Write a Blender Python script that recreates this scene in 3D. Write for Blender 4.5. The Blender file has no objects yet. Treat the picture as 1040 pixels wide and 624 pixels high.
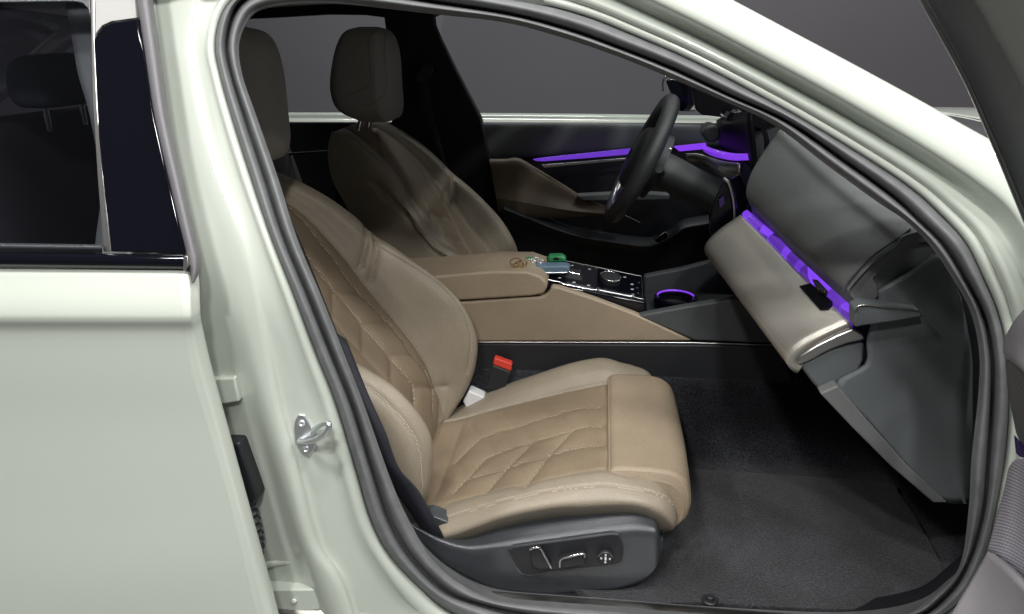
import bpy, bmesh, math, random
import numpy as np
from mathutils import Vector, Matrix
from mathutils.bvhtree import BVHTree
random.seed(7); np.random.seed(7)
SC = bpy.context.scene
COL = SC.collection

# ------------------------------------------------------------------ camera
FPX, PITCH, YAW, CAMH = 800.0, math.radians(19.7), math.radians(6.4), 1.35
cd = bpy.data.cameras.new("camera"); cam = bpy.data.objects.new("camera", cd); COL.objects.link(cam)
cd.sensor_width = 36.0; cd.lens = FPX/1040*36.0; cd.clip_start = .02; cd.clip_end = 200
cam.location = (0, 0, CAMH); cam.rotation_euler = (math.pi/2-PITCH, 0, YAW)
SC.camera = cam

# ------------------------------------------------------------------ world, lamps, exposure
w = bpy.data.worlds.new("World"); SC.world = w; w.use_nodes = True
bg = w.node_tree.nodes['Background']; bg.inputs[0].default_value = (.86, .9, 1.0, 1); bg.inputs[1].default_value = .085
SC.view_settings.view_transform = 'Standard'; SC.view_settings.look = 'None'
SC.view_settings.exposure = 0.0; SC.view_settings.gamma = 1.0

def area(name, loc, target, size, power, col=(1, .985, .96)):
    l = bpy.data.lights.new(name, 'AREA'); l.shape = 'RECTANGLE'; l.size, l.size_y = size
    l.energy = power; l.color = col
    o = bpy.data.objects.new(name, l); COL.objects.link(o); o.location = loc
    o.rotation_euler = (Vector(target)-Vector(loc)).to_track_quat('-Z', 'Y').to_euler()
    return o
for i, (x, y, p) in enumerate([(-2.2, .1, 42), (-.9, -.2, 44), (.3, .1, 38), (1.5, -.2, 38), (2.7, .1, 38), (-.8, -1.5, 52), (.4, -1.75, 66)]):
    area('overhead_light', (x, y, 3.7), (x*.4, 1.5, .6), (.30, .20), p)
area('overhead_light', (1.6, 1.3, 3.9), (.7, 2.0, .9), (.7, .5), 36)  # unseen, added to light the pillar crown and dash top through the windscreen
area('overhead_light', (2.6, 2.9, 3.9), (1.0, 2.2, .9), (.7, .5), 34)  # unseen, added over the bonnet for the dash top
area('overhead_light', (-.6, 3.5, 4.0), (-.4, 3.1, 1.0), (1.4, .4), 60)  # unseen, added to brighten the far door shoulder
area('overhead_light', (.9, .8, 3.9), (.5, 1.2, .9), (.8, .3), 9)  # unseen, added to brighten the leaning upper pillars
area('overhead_light', (-1.8, 5.2, 4.2), (-.6, 7.0, 1.0), (1.2, .5), 60)  # unseen, added to light the back wall
area('overhead_light', (2.0, 5.2, 4.2), (1.5, 7.0, 1.0), (1.2, .5), 60)  # second unseen lamp added for the back wall

# ------------------------------------------------------------------ picture -> place
FW = np.array((-math.sin(YAW)*math.cos(PITCH), math.cos(YAW)*math.cos(PITCH), -math.sin(PITCH)))
RT = np.array((math.cos(YAW), math.sin(YAW), 0.0))
UP = np.array((-math.sin(YAW)*math.sin(PITCH), math.cos(YAW)*math.sin(PITCH), math.cos(PITCH)))
C0 = np.array((0, 0, CAMH))
def ray(px, py): return FW+(px-520)/FPX*RT-(py-312)/FPX*UP
def P(px, py, Y):
    d = ray(px, py); return C0+d*(Y/d[1])
def PZ(px, py, z):
    d = ray(px, py); return C0+d*((z-CAMH)/d[2])
def PX(px, py, X):
    d = ray(px, py); return C0+d*(X/d[0])
def side(z):                                    # outer flank of the car, leaning in above the belt
    d = z-.97; return 1.10+.42*.5*(d+math.sqrt(d*d+.0025))
def S(px, py, off=0.0):                         # a point on the near flank, off metres inside it
    lo, hi = .5, 2.2
    for _ in range(40):
        m = (lo+hi)/2; p = P(px, py, m)
        if m < side(p[2])+off: lo = m
        else: hi = m
    return P(px, py, lo)
def FS(px, py, off=0.0):                        # the same for the far flank
    lo, hi = 1.5, 4.0
    for _ in range(40):
        m = (lo+hi)/2; p = P(px, py, m)
        if m < 4.2-side(p[2])-off: lo = m
        else: hi = m
    return P(px, py, lo)

# ------------------------------------------------------------------ materials
def nodes(m): return m.node_tree.nodes, m.node_tree.links
def mat(name, col, rough=.5, metal=0.0, coat=0.0, bump=None, var=None, spec=.5, emit=None, coords='Object', sheen=0):
    m = bpy.data.materials.new(name); m.use_nodes = True
    n, l = nodes(m); b = n['Principled BSDF']
    b.inputs['Base Color'].default_value = (*col, 1); b.inputs['Roughness'].default_value = rough
    b.inputs['Metallic'].default_value = metal; b.inputs['Coat Weight'].default_value = coat
    b.inputs['Coat Roughness'].default_value = .04
    b.inputs['Specular IOR Level'].default_value = spec
    if sheen: b.inputs['Sheen Weight'].default_value = sheen
    tc = n.new('ShaderNodeTexCoord')
    if var:                                     # (scale, amount): soft uneven tint of the material
        nz = n.new('ShaderNodeTexNoise'); nz.inputs['Scale'].default_value = var[0]; nz.inputs['Detail'].default_value = 5
        l.new(tc.outputs[coords], nz.inputs['Vector'])
        r = n.new('ShaderNodeMapRange'); r.inputs[1].default_value = .3; r.inputs[2].default_value = .7
        r.inputs[3].default_value = 1-var[1]; r.inputs[4].default_value = 1+var[1]
        l.new(nz.outputs['Fac'], r.inputs[0])
        mx = n.new('ShaderNodeVectorMath'); mx.operation = 'SCALE'; mx.inputs[0].default_value = col
        l.new(r.outputs[0], mx.inputs['Scale']); l.new(mx.outputs[0], b.inputs['Base Color'])
    if bump:                                    # [(kind, scale, strength)]
        prev = None
        for kind, sc, st in bump:
            t = n.new('ShaderNodeTexVoronoi' if kind == 'v' else 'ShaderNodeTexNoise')
            t.inputs['Scale'].default_value = sc
            l.new(tc.outputs[coords], t.inputs['Vector'])
            bp = n.new('ShaderNodeBump'); bp.inputs['Strength'].default_value = st; bp.inputs['Distance'].default_value = .002
            l.new(t.outputs['Distance' if kind == 'v' else 'Fac'], bp.inputs['Height'])
            if prev: l.new(prev.outputs[0], bp.inputs['Normal'])
            prev = bp
        l.new(prev.outputs[0], b.inputs['Normal'])
    if emit:
        b.inputs['Emission Color'].default_value = (*emit[0], 1); b.inputs['Emission Strength'].default_value = emit[1]
    return m
M = {}
M['paint'] = mat('paint', (.492, .530, .470), .32, coat=.9, var=(3, .015), bump=[('n', 500, .012)])
M['rubber'] = mat('rubber', (.135, .138, .142), .58, var=(40, .12), bump=[('n', 900, .15)])
M['gloss_black'] = mat('gloss_black', (.003, .003, .006), .05, spec=.42)
M['console_grey'] = mat('console_grey', (.060, .065, .066), .5, bump=[('v', 700, .35)])
M['screen'] = mat('screen', (.004, .004, .006), .5, spec=.12)
M['black_plastic'] = mat('black_plastic', (.014, .015, .018), .5, bump=[('v', 900, .2)])
M['soft_grey'] = mat('soft_grey', (.14, .146, .144), .5, var=(9, .06), bump=[('v', 700, .35)])
M['soft_dark'] = mat('soft_dark', (.108, .119, .123), .55, var=(9, .06), bump=[('v', 700, .4)])
M['trim_plastic'] = mat('trim_plastic', (.042, .046, .052), .27, spec=.8, bump=[('v', 1100, .25)], var=(12, .06))
M['leather'] = mat('leather', (.280, .238, .180), .42, var=(11, .07), bump=[('v', 520, .30), ('n', 60, .06)])
M['leather_insert'] = mat('leather_insert', (.225, .172, .115), .48, var=(13, .08), bump=[('v', 420, .45), ('n', 50, .06)])
M['leather_brown'] = mat('leather_brown', (.290, .228, .160), .46, var=(13, .06), bump=[('v', 520, .35), ('n', 50, .06)])
M['thread'] = mat('thread', (.40, .33, .25), .7)
M['pale_thread'] = mat('pale_thread', (.55, .47, .38), .7)
def grain(m, sc, lo, hi, a, b_, amt, co='Object'):
    n, l = nodes(m); b = n['Principled BSDF']; src = b.inputs['Base Color'].links[0].from_socket
    tc = n.new('ShaderNodeTexCoord'); t = n.new('ShaderNodeTexVoronoi'); t.inputs['Scale'].default_value = sc
    t.inputs['Randomness'].default_value = amt
    l.new(tc.outputs[co], t.inputs['Vector']); r = n.new('ShaderNodeMapRange')
    r.inputs[1].default_value = lo; r.inputs[2].default_value = hi; r.inputs[3].default_value = a; r.inputs[4].default_value = b_
    l.new(t.outputs['Distance'], r.inputs[0]); v = n.new('ShaderNodeVectorMath'); v.operation = 'SCALE'
    l.new(src, v.inputs[0]); l.new(r.outputs[0], v.inputs['Scale']); l.new(v.outputs[0], b.inputs['Base Color'])
grain(M['leather_insert'], 250, .18, .34, .55, 1.06, .12, 'UV')
grain(M['leather'], 330, .1, .7, 1.07, .90, 1.0)
grain(M['leather_brown'], 330, .1, .7, 1.07, .90, 1.0)
M['dark_thread'] = mat('dark_thread', (.10, .085, .07), .7)
M['headrest'] = mat('headrest', (.29, .276, .255), .5, var=(12, .07), bump=[('v', 520, .35)])
M['carpet'] = mat('carpet', (.0145, .0155, .019), .95, var=(7, .45), bump=[('n', 900, 1.0), ('n', 260, .9)], spec=.12, sheen=.15)
def pile(m):                                    # brushed nap plus single tufts
    n, l = nodes(m); b = n['Principled BSDF']; src = b.inputs['Base Color'].links[0].from_socket
    tc = n.new('ShaderNodeTexCoord'); nz = n.new('ShaderNodeTexNoise'); nz.inputs['Scale'].default_value = 250; nz.inputs['Detail'].default_value = 2
    l.new(tc.outputs['Object'], nz.inputs['Vector']); r = n.new('ShaderNodeMapRange')
    r.inputs[1].default_value = .3; r.inputs[2].default_value = .7; r.inputs[3].default_value = .15; r.inputs[4].default_value = 2.3
    l.new(nz.outputs['Fac'], r.inputs[0]); v = n.new('ShaderNodeVectorMath'); v.operation = 'SCALE'
    l.new(src, v.inputs[0]); l.new(r.outputs[0], v.inputs['Scale']); l.new(v.outputs[0], b.inputs['Base Color'])
pile(M['carpet'])
M['wheel_leather'] = mat('wheel_leather', (.028, .030, .031), .42, bump=[('v', 800, .3)])
M['shaded_door_leather'] = mat('shaded_door_leather', (.12, .092, .066), .5, bump=[('v', 520, .35)])  # seat leather darkened: shade on the far door put into the colour
M['leather_shade'] = M['shaded_door_leather']
M['steel'] = mat('steel', (.78, .80, .82), .38, metal=1, bump=[('n', 300, .1)])
M['chrome'] = mat('chrome', (.8, .8, .82), .12, metal=1)
M['satin'] = mat('satin', (.62, .61, .58), .28, metal=1)
M['white_plastic'] = mat('white_plastic', (.7, .7, .7), .5)
M['belt'] = mat('belt', (.012, .013, .02), .7, bump=[('n', 800, .4)])
M['red'] = mat('red', (.62, .05, .03), .4)
M['green'] = mat('green', (.02, .22, .07), .35, coat=.3)
M['slate'] = mat('slate', (.09, .14, .19), .45, bump=[('v', 900, .3)])
M['brass'] = mat('brass', (.8, .6, .32), .25, metal=1)
M['headliner'] = mat('headliner', (.012, .012, .014), .9, bump=[('n', 900, .3)])
M['wall'] = mat('wall', (.088, .083, .094), .85, var=(.8, .06), bump=[('n', 120, .08)])
M['floor'] = mat('floor', (.10, .10, .10), .35, var=(2, .05))
M['door_leather'] = mat('door_leather', (.30, .285, .305), .5, bump=[('v', 700, .3)])
M['door_grey'] = mat('door_grey', (.15, .145, .155), .5, bump=[('v', 700, .3)])
M['frame_light'] = mat('frame_light', (.34, .34, .33), .6, bump=[('n', 700, .2)])
M['purple_light'] = mat('purple_light', (.1, .03, .2), .15, emit=((.27, .055, 1.0), .8), coat=.5)
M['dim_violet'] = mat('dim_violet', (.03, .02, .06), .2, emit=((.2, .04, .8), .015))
def glass(name, tint, fac):
    m = bpy.data.materials.new(name); m.use_nodes = True; n, l = nodes(m); n.remove(n['Principled BSDF'])
    t = n.new('ShaderNodeBsdfTransparent'); t.inputs[0].default_value = (*tint, 1)
    g = n.new('ShaderNodeBsdfGlossy'); g.inputs['Roughness'].default_value = .02
    f = n.new('ShaderNodeFresnel'); f.inputs[0].default_value = 1.45
    mp = n.new('ShaderNodeMath'); mp.operation = 'MULTIPLY'; mp.inputs[1].default_value = fac
    mx = n.new('ShaderNodeMixShader'); l.new(f.outputs[0], mp.inputs[0]); l.new(mp.outputs[0], mx.inputs[0])
    l.new(t.outputs[0], mx.inputs[1]); l.new(g.outputs[0], mx.inputs[2]); l.new(mx.outputs[0], n['Material Output'].inputs[0])
    return m
M['glass'] = glass('glass', (.93, .95, .95), .8)
M['far_glass'] = glass('far_glass', (.93, .95, .95), .12)
M['tinted'] = glass('tinted', (.66, .66, .70), .8)
def woven(name, c1, c2, sc, ang, rough, metal):
    m = mat(name, c1, rough, metal); n, l = nodes(m); b = n['Principled BSDF']
    uv = n.new('ShaderNodeTexCoord'); mp = n.new('ShaderNodeMapping'); mp.inputs['Rotation'].default_value[2] = ang
    l.new(uv.outputs['UV'], mp.inputs[0])
    wv = n.new('ShaderNodeTexWave'); wv.inputs['Scale'].default_value = sc; wv.inputs['Distortion'].default_value = .4
    wv.inputs['Detail'].default_value = 2
    w2 = n.new('ShaderNodeTexWave'); w2.bands_direction = 'Y'; w2.inputs['Scale'].default_value = sc*.8
    l.new(mp.outputs[0], wv.inputs[0]); l.new(mp.outputs[0], w2.inputs[0])
    mu = n.new('ShaderNodeMath'); mu.operation = 'MULTIPLY'; l.new(wv.outputs['Fac'], mu.inputs[0])
    r2 = n.new('ShaderNodeMapRange'); r2.inputs[3].default_value = .6; l.new(w2.outputs['Fac'], r2.inputs[0]); l.new(r2.outputs[0], mu.inputs[1])
    mx = n.new('ShaderNodeMix'); mx.data_type = 'RGBA'; mx.inputs[6].default_value = (*c2, 1); mx.inputs[7].default_value = (*c1, 1)
    l.new(mu.outputs[0], mx.inputs[0]); l.new(mx.outputs[2], b.inputs['Base Color'])
    bp = n.new('ShaderNodeBump'); bp.inputs['Strength'].default_value = .35; bp.inputs['Distance'].default_value = .001
    l.new(mu.outputs[0], bp.inputs['Height']); l.new(bp.outputs[0], b.inputs['Normal'])
    return m
M['woven'] = woven('woven', (.60, .56, .50), (.36, .34, .30), 88, .0, .32, .55)
M['woven_door'] = woven('woven_door', (.70, .67, .74), (.30, .285, .34), 62, .35, .5, .3)
M['mesh_grille'] = woven('mesh_grille', (.03, .03, .032), (.24, .24, .25), 70, .6, .4, .3)
# faceted ambient lamp: the light guide itself is cut in facets of different brightness
def facet(name, sc, top=.95):
    m = mat(name, (.05, .02, .12), .1, coat=.6); n, l = nodes(m); b = n['Principled BSDF']
    uv = n.new('ShaderNodeTexCoord'); mp = n.new('ShaderNodeMapping'); mp.inputs['Scale'].default_value = (sc, sc*2.2, 1)
    mp.inputs['Rotation'].default_value[2] = .5
    v = n.new('ShaderNodeTexVoronoi'); v.inputs['Scale'].default_value = 1
    l.new(uv.outputs['UV'], mp.inputs[0]); l.new(mp.outputs[0], v.inputs['Vector'])
    s = n.new('ShaderNodeSeparateColor'); l.new(v.outputs['Color'], s.inputs[0])
    r = n.new('ShaderNodeMapRange'); r.inputs[1].default_value = .1; r.inputs[2].default_value = .9; r.inputs[3].default_value = .14; r.inputs[4].default_value = top
    l.new(s.outputs[0], r.inputs[0]); l.new(r.outputs[0], b.inputs['Emission Strength'])
    b.inputs['Emission Color'].default_value = (.25, .065, 1.0, 1)
    return m
M['facet_light'] = facet('facet_light', 13)
M['fine_facet'] = facet('fine_facet', 30, .62)

# ------------------------------------------------------------------ mesh helpers
ROOT = {}
def link(name, verts, faces, m, parent=None, smooth=40, uvs=None, mi=None, flat=False):
    off = np.array(ROOT.get(parent.name if parent else '', (0, 0, 0)), float)
    me = bpy.data.meshes.new(name)
    me.from_pydata([tuple(np.asarray(v, float)-off) for v in verts], [], [tuple(int(i) for i in f) for f in faces])
    me.validate()
    ms = m if isinstance(m, (list, tuple)) else [m]
    for x in ms: me.materials.append(M[x] if isinstance(x, str) else x)
    if mi is not None:
        for p, k in zip(me.polygons, mi): p.material_index = int(k)
    if uvs is not None:
        lay = me.uv_layers.new(name='UV')
        for lp in me.loops: lay.data[lp.index].uv = uvs[lp.vertex_index]
    o = bpy.data.objects.new(name, me); COL.objects.link(o)
    if parent: o.parent = parent; ROOT[o.name] = tuple(off)
    if not flat:
        for p in me.polygons: p.use_smooth = True
        me.set_sharp_from_angle(angle=math.radians(smooth))
    return o
def bevel(o, wd, seg=3, ang=30):
    b = o.modifiers.new('bevel', 'BEVEL'); b.width = wd; b.segments = seg; b.limit_method = 'ANGLE'; b.angle_limit = math.radians(ang)
    b.harden_normals = False
    return o
def solidify(o, t, offset=1):
    s = o.modifiers.new('solid', 'SOLIDIFY'); s.thickness = t; s.offset = offset; return o
def cr(pts, n, closed=False):
    """Catmull-Rom through pts along axis 0, n steps per span"""
    p = np.asarray(pts, float); N = len(p); out = []
    spans = N if closed else N-1
    for i in range(spans):
        if closed: a, b, c, d = p[(i-1) % N], p[i], p[(i+1) % N], p[(i+2) % N]
        else:
            b, c = p[i], p[i+1]; a = p[i-1] if i > 0 else 2*b-c; d = p[i+2] if i+2 < N else 2*c-b
        for k in range(n):
            t = k/n
            out.append(.5*((2*b)+(c-a)*t+(2*a-5*b+4*c-d)*t*t+(3*b-a-3*c+d)*t**3))
    if not closed: out.append(p[-1])
    return np.array(out)
def dense(ctrl, nu, nv, cu=False, cv=False):
    A = cr(np.asarray(ctrl, float), nu, cu)
    return np.swapaxes(cr(np.swapaxes(A, 0, 1), nv, cv), 0, 1)
def grid_faces(nu, nv, cu=False, cv=False, flip=False):
    f = []
    for i in range(nu if cu else nu-1):
        for j in range(nv if cv else nv-1):
            a, b = i*nv+j, i*nv+(j+1) % nv; c, d = ((i+1) % nu)*nv+(j+1) % nv, ((i+1) % nu)*nv+j
            f.append((a, d, c, b) if flip else (a, b, c, d))
    return f
def grid_uv(G):
    nu, nv = G.shape[:2]
    du = np.zeros((nu, nv)); dv = np.zeros((nu, nv))
    du[1:] = np.cumsum(np.linalg.norm(np.diff(G, axis=0), axis=2), axis=0)
    dv[:, 1:] = np.cumsum(np.linalg.norm(np.diff(G, axis=1), axis=2), axis=1)
    return [(a, b) for a, b in zip(du.ravel(), dv.ravel())]
def loft(name, ctrl, m, parent, nu=6, nv=6, cu=False, cv=False, flip=False, smooth=50, thick=0, off=1, caps=False):
    G = dense(ctrl, nu, nv, cu, cv)
    v = G.reshape(-1, 3); f = grid_faces(*G.shape[:2], cu, cv, flip)
    if caps:
        n0, n1 = G.shape[:2]
        f.append(tuple(range(n1))); f.append(tuple((n0-1)*n1+k for k in reversed(range(n1))))
    o = link(name, v, f, m, parent, smooth, uvs=grid_uv(G))
    if thick: solidify(o, thick, off)
    return o
def prism(name, front, back, m, parent, bw=.004, seg=3):
    """closed solid between two matching outlines"""
    n = len(front); v = list(front)+list(back)
    f = [tuple(range(n)), tuple(reversed(range(n, 2*n)))]+[(i, i+n, (i+1) % n+n, (i+1) % n) for i in range(n)]
    o = link(name, v, f, m, parent, 35)
    bm = bmesh.new(); bm.from_mesh(o.data); bmesh.ops.recalc_face_normals(bm, faces=bm.faces); bm.to_mesh(o.data); bm.free()
    if bw: bevel(o, bw, seg)
    return o
def plate(name, px, Y, t, m, parent, bw=.004, smooth_n=0, fn=None):
    """outline traced on the plane y=Y (or fn), with real thickness t going away from the camera side"""
    if smooth_n: px = cr(px, smooth_n, True)
    fr = [(fn(a, b) if fn else P(a, b, Y)) for a, b in px]
    bk = [p+np.array((0, t, 0)) for p in fr]
    return prism(name, fr, bk, m, parent, bw)
def frames(path, closed):
    p = np.asarray(path, float); n = len(p); T = np.zeros_like(p)
    for i in range(n):
        a = p[(i-1) % n] if (closed or i) else p[0]; b = p[(i+1) % n] if (closed or i < n-1) else p[-1]
        T[i] = (b-a)/max(1e-9, np.linalg.norm(b-a))
    u = np.cross(T[0], (0, 0, 1.0)); u = u if np.linalg.norm(u) > .1 else np.cross(T[0], (0, 1.0, 0)); u /= np.linalg.norm(u)
    U = [u]
    for i in range(1, n):
        u = U[-1]-T[i]*np.dot(U[-1], T[i]); U.append(u/np.linalg.norm(u))
    U = np.array(U); return T, U, np.cross(T, U)
def tube_vf(path, r, seg=10, closed=False, sy=1.0):
    T, U, V = frames(path, closed); n = len(path)
    rr = r if hasattr(r, '__len__') else [r]*n
    v = []
    for i in range(n):
        for k in range(seg):
            a = 2*math.pi*k/seg; v.append(path[i]+rr[i]*(math.cos(a)*U[i]+sy*math.sin(a)*V[i]))
    f = grid_faces(n, seg, closed, True)
    if not closed: f += [tuple(reversed(range(seg))), tuple((n-1)*seg+k for k in range(seg))]
    return v, f
def tube(name, path, r, m, parent, seg=10, closed=False, n=0, sy=1.0):
    path = np.asarray(path, float)
    if n:
        if hasattr(r, '__len__'): r = list(cr(np.array(r)[:, None], n, closed)[:, 0])
        path = cr(path, n, closed)
    v, f = tube_vf(path, r, seg, closed, sy); return link(name, v, f, m, parent, 50)
class Bag:
    def __init__(s): s.v = []; s.f = []
    def add(s, v, f):
        b = len(s.v); s.v += [np.asarray(x, float) for x in v]; s.f += [tuple(i+b for i in q) for q in f]
    def box(s, c, d, R=None):
        R = np.eye(3) if R is None else np.array(R)
        v = [np.array(c)+R@(np.array((x, y, z))*np.array(d)/2) for x in (-1, 1) for y in (-1, 1) for z in (-1, 1)]
        s.add(v, [(0, 1, 3, 2), (4, 6, 7, 5), (0, 4, 5, 1), (2, 3, 7, 6), (0, 2, 6, 4), (1, 5, 7, 3)])
    def tube(s, path, r, seg=8, closed=False): s.add(*tube_vf(np.asarray(path, float), r, seg, closed))
    def build(s, name, m, parent, bw=0, smooth=40):
        o = link(name, s.v, s.f, m, parent, smooth)
        if bw: bevel(o, bw)
        return o
def disc(name, c, axis, r, h, m, parent, seg=40, bw=.001, prof=None):
    """lathe about axis: prof = [(radius, height)]"""
    c = np.array(c, float); a = np.array(axis, float); a /= np.linalg.norm(a)
    u = np.cross(a, (0, 0, 1.0)); u = u if np.linalg.norm(u) > .1 else np.cross(a, (1.0, 0, 0)); u /= np.linalg.norm(u); v = np.cross(a, u)
    prof = prof or [(r, 0), (r, h)]
    vs = [c+a*q+p*(math.cos(2*math.pi*k/seg)*u+math.sin(2*math.pi*k/seg)*v) for p, q in prof for k in range(seg)]
    f = grid_faces(len(prof), seg, False, True)+[tuple(reversed(range(seg))), tuple((len(prof)-1)*seg+k for k in range(seg))]
    o = link(name, vs, f, m, parent, 35)
    if bw: bevel(o, bw, 2)
    return o
def resample(pl, step):
    pl = np.asarray(pl, float); d = np.r_[0, np.cumsum(np.linalg.norm(np.diff(pl, axis=0), axis=1))]
    n = max(2, int(d[-1]/step)+1); t = np.linspace(0, d[-1], n)
    return np.stack([np.interp(t, d, pl[:, k]) for k in range(3)], 1)
def bvh_of(v, f): return BVHTree.FromPolygons([tuple(x) for x in v], [tuple(int(i) for i in q) for q in f])
def trace(px, bvh, n=6):
    """a seam traced in the picture, dropped on the real surface it runs over"""
    out = []
    if n: q = cr(px, n)
    else:                                       # straight runs between the bends
        q = [np.array(px[0], float)]
        for a, b in zip(px[:-1], px[1:]):
            k = max(2, int(math.hypot(b[0]-a[0], b[1]-a[1])/3)); q += [np.array(a)+(np.array(b)-np.array(a))*t/k for t in range(1, k+1)]
    for a, b in q:
        h = bvh.ray_cast(Vector(C0), Vector(ray(a, b)).normalized())
        if h[0] is not None: out.append(np.array(h[0]))
    if len(out) > 2:                            # drop jumps where the seam leaves the surface
        seg = [out[0]]
        for p in out[1:]:
            if np.linalg.norm(p-seg[-1]) < .07: seg.append(p)
        out = seg
    return np.array(out)
def groove(v, lines, depth, wd, nrm, broad=0, bw=.03):
    v = np.asarray(v, float).copy(); pts = np.concatenate([resample(l, .003) for l in lines if len(l) > 1])
    d = np.full(len(v), 9.0)
    for i in range(0, len(v), 4000):
        d[i:i+4000] = np.sqrt(((v[i:i+4000, None]-pts[None])**2).sum(2).min(1))
    dz = depth*np.exp(-(d/wd)**2)+broad*np.exp(-(d/bw)**2)
    return v-nrm*dz[:, None]
def normals(v, f):
    me = bpy.data.meshes.new('tmp'); me.from_pydata([tuple(x) for x in v], [], [tuple(q) for q in f]); me.update()
    n = np.array([tuple(x.normal) for x in me.vertices]); bpy.data.meshes.remove(me); return n
def seam_parts(name, lines, bvh, m, parent, T=None, **kw):
    for q in lines:
        b = Bag(); stitch_bag(b, q, bvh, **kw)
        if b.v:
            if T is not None: b.v = [p+T for p in b.v]
            b.build(name, m, parent)
def stitch_bag(bag, line, bvh, up=.0006, L=.0048, gap=.0027, r=.0009, shift=0.0):
    if len(line) < 2: return
    q = resample(line, L+gap)
    for i in range(len(q)-1):
        t = q[i+1]-q[i]; ln = np.linalg.norm(t)
        if ln < 1e-6 or ln > .02: continue
        t /= ln; h = bvh.find_nearest(Vector(q[i]))
        if h[0] is None: continue
        p = np.array(h[0]); nn = np.array(h[1])
        if np.dot(nn, C0-p) < 0: nn = -nn
        s = np.cross(t, nn); sl = np.linalg.norm(s)
        if sl < .3: continue
        s /= sl; nn = np.cross(s, t); p = p+nn*up+s*shift
        bag.add([p+s*r, p+nn*r, p-s*r, p-nn*r*.5, p+t*L+s*r, p+t*L+nn*r, p+t*L-s*r, p+t*L-nn*r*.5],
                [(0, 1, 5, 4), (1, 2, 6, 5), (2, 3, 7, 6), (3, 0, 4, 7), (3, 2, 1, 0), (4, 5, 6, 7)])

# ------------------------------------------------------------------ setting
def tag(o, label, cat, group=None, kind=None):
    if label: o['label'] = label
    if cat: o['category'] = cat
    if group: o['group'] = group
    if kind: o['kind'] = kind
    return o
v = [(-14, -8, 0), (14, -8, 0), (14, 7.4, 0), (-14, 7.4, 0)]
o = link('floor', v+[(a, b, -.1) for a, b, c in v], [(0, 1, 2, 3), (7, 6, 5, 4), (0, 4, 5, 1), (1, 5, 6, 2), (2, 6, 7, 3), (3, 7, 4, 0)], 'floor', None, flat=True); o['kind'] = 'structure'
b = Bag(); b.box((0, 7.1, 2.6), (28, .2, 5.2)); o = b.build('wall', 'wall', None)
tag(o, 'plain dark purple-grey showroom wall behind the car', 'wall'); o['kind'] = 'structure'

# ------------------------------------------------------------------ the car
car = bpy.data.objects.new('car', None); COL.objects.link(car); CB = (.1, 2.1, 0.0); car.location = CB; ROOT['car'] = CB
car.empty_display_size = .2
tag(car, 'white car with open passenger door, brown leather seats and violet ambient lighting', 'car')

# stations around the door opening: outer edge, gap between ribs, inner edge of the seal (pixels)
ST = [((520,648),(540,626),(559,616)),((459,624),(490,615),(511,611)),((428,600),(452,601),(475,597)),((396,567),(418,567),(442,571)),
((376,530),(396,530),(418,533)),((361,480),(379,480),(398,490)),((340,410),(358,412),(370,412)),((320,360),(337,360),(350,360)),
((297,300),(313,300),(326,300)),((273,240),(288,240),(301,240)),((253,180),(269,180),(282,180)),((234,120),(249,120),(261,120)),
((222,77),(235,75),(246,77)),((217,48),(230,46),(242,46)),((222,19),(236,16),(249,24)),((236,-2),(248,-1),(262,10)),
((262,-18),(272,-12),(292,4)),((330,-26),(335,-14),(345,3)),((440,-16),(440,2),(440,13)),((534,0),(520,15),(510,21)),
((594,15),(580,31),(565,35)),((640,33),(632,50),(622,54)),((698,58),(685,71),(672,74)),((755,87),(742,98),(730,99)),
((813,119),(800,124),(785,125)),((881,160),(858,164),(838,165)),((927,191),(905,198),(890,203)),((955,216),(933,224),(920,223)),
((982,246),(960,251),(945,248)),((999,280),(980,283),(967,280)),((1015,318),(998,318),(986,315)),((1023,357),(1007,357),(995,357)),
((1026,410),(1008,400),(994,400)),((1022,465),(1004,465),(987,465)),((1012,520),(999,520),(984,518)),((1000,570),(984,570),(975,575)),
((975,612),(962,605),(950,603)),((930,640),(925,630),(915,625)),((850,660),(845,645),(840,634)),((700,662),(700,642),(700,627)),((600,655),(610,633),(615,620))]
# how far the painted flange reaches outwards at each station (pixels), and which section it has there
RG = {2:(372,665),3:(343,593),4:(318,552),5:(300,485),6:(281,415),7:(271,360),8:(259,300),9:(246,240),10:(220,180),11:(203,120),12:(195,77),13:(190,48),14:(194,19),15:(204,-12)}
LG = {2:(300,745),3:(262,655),4:(258,565),5:(232,495),6:(212,425),7:(192,365),8:(178,300),9:(172,245),10:(162,185),11:(148,120),12:(138,77),13:(133,48),14:(131,8),15:(138,-42)}
EG = {16:(215,-120),17:(320,-150),18:(440,-130),19:(560,-95),20:(640,-52),21:(690,-26),22:(738,0),23:(800,33),24:(862,66),25:(930,103),26:(985,134),27:(1027,157),28:(1064,182),29:(1095,225),30:(1112,280),31:(1120,350),32:(1124,420),33:(1116,480),34:(1106,550),35:(1090,620),
36:(1050,690),37:(980,730),38:(850,745),39:(700,745),40:(600,738),0:(500,725),1:(410,690)}
rows = []
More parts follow.
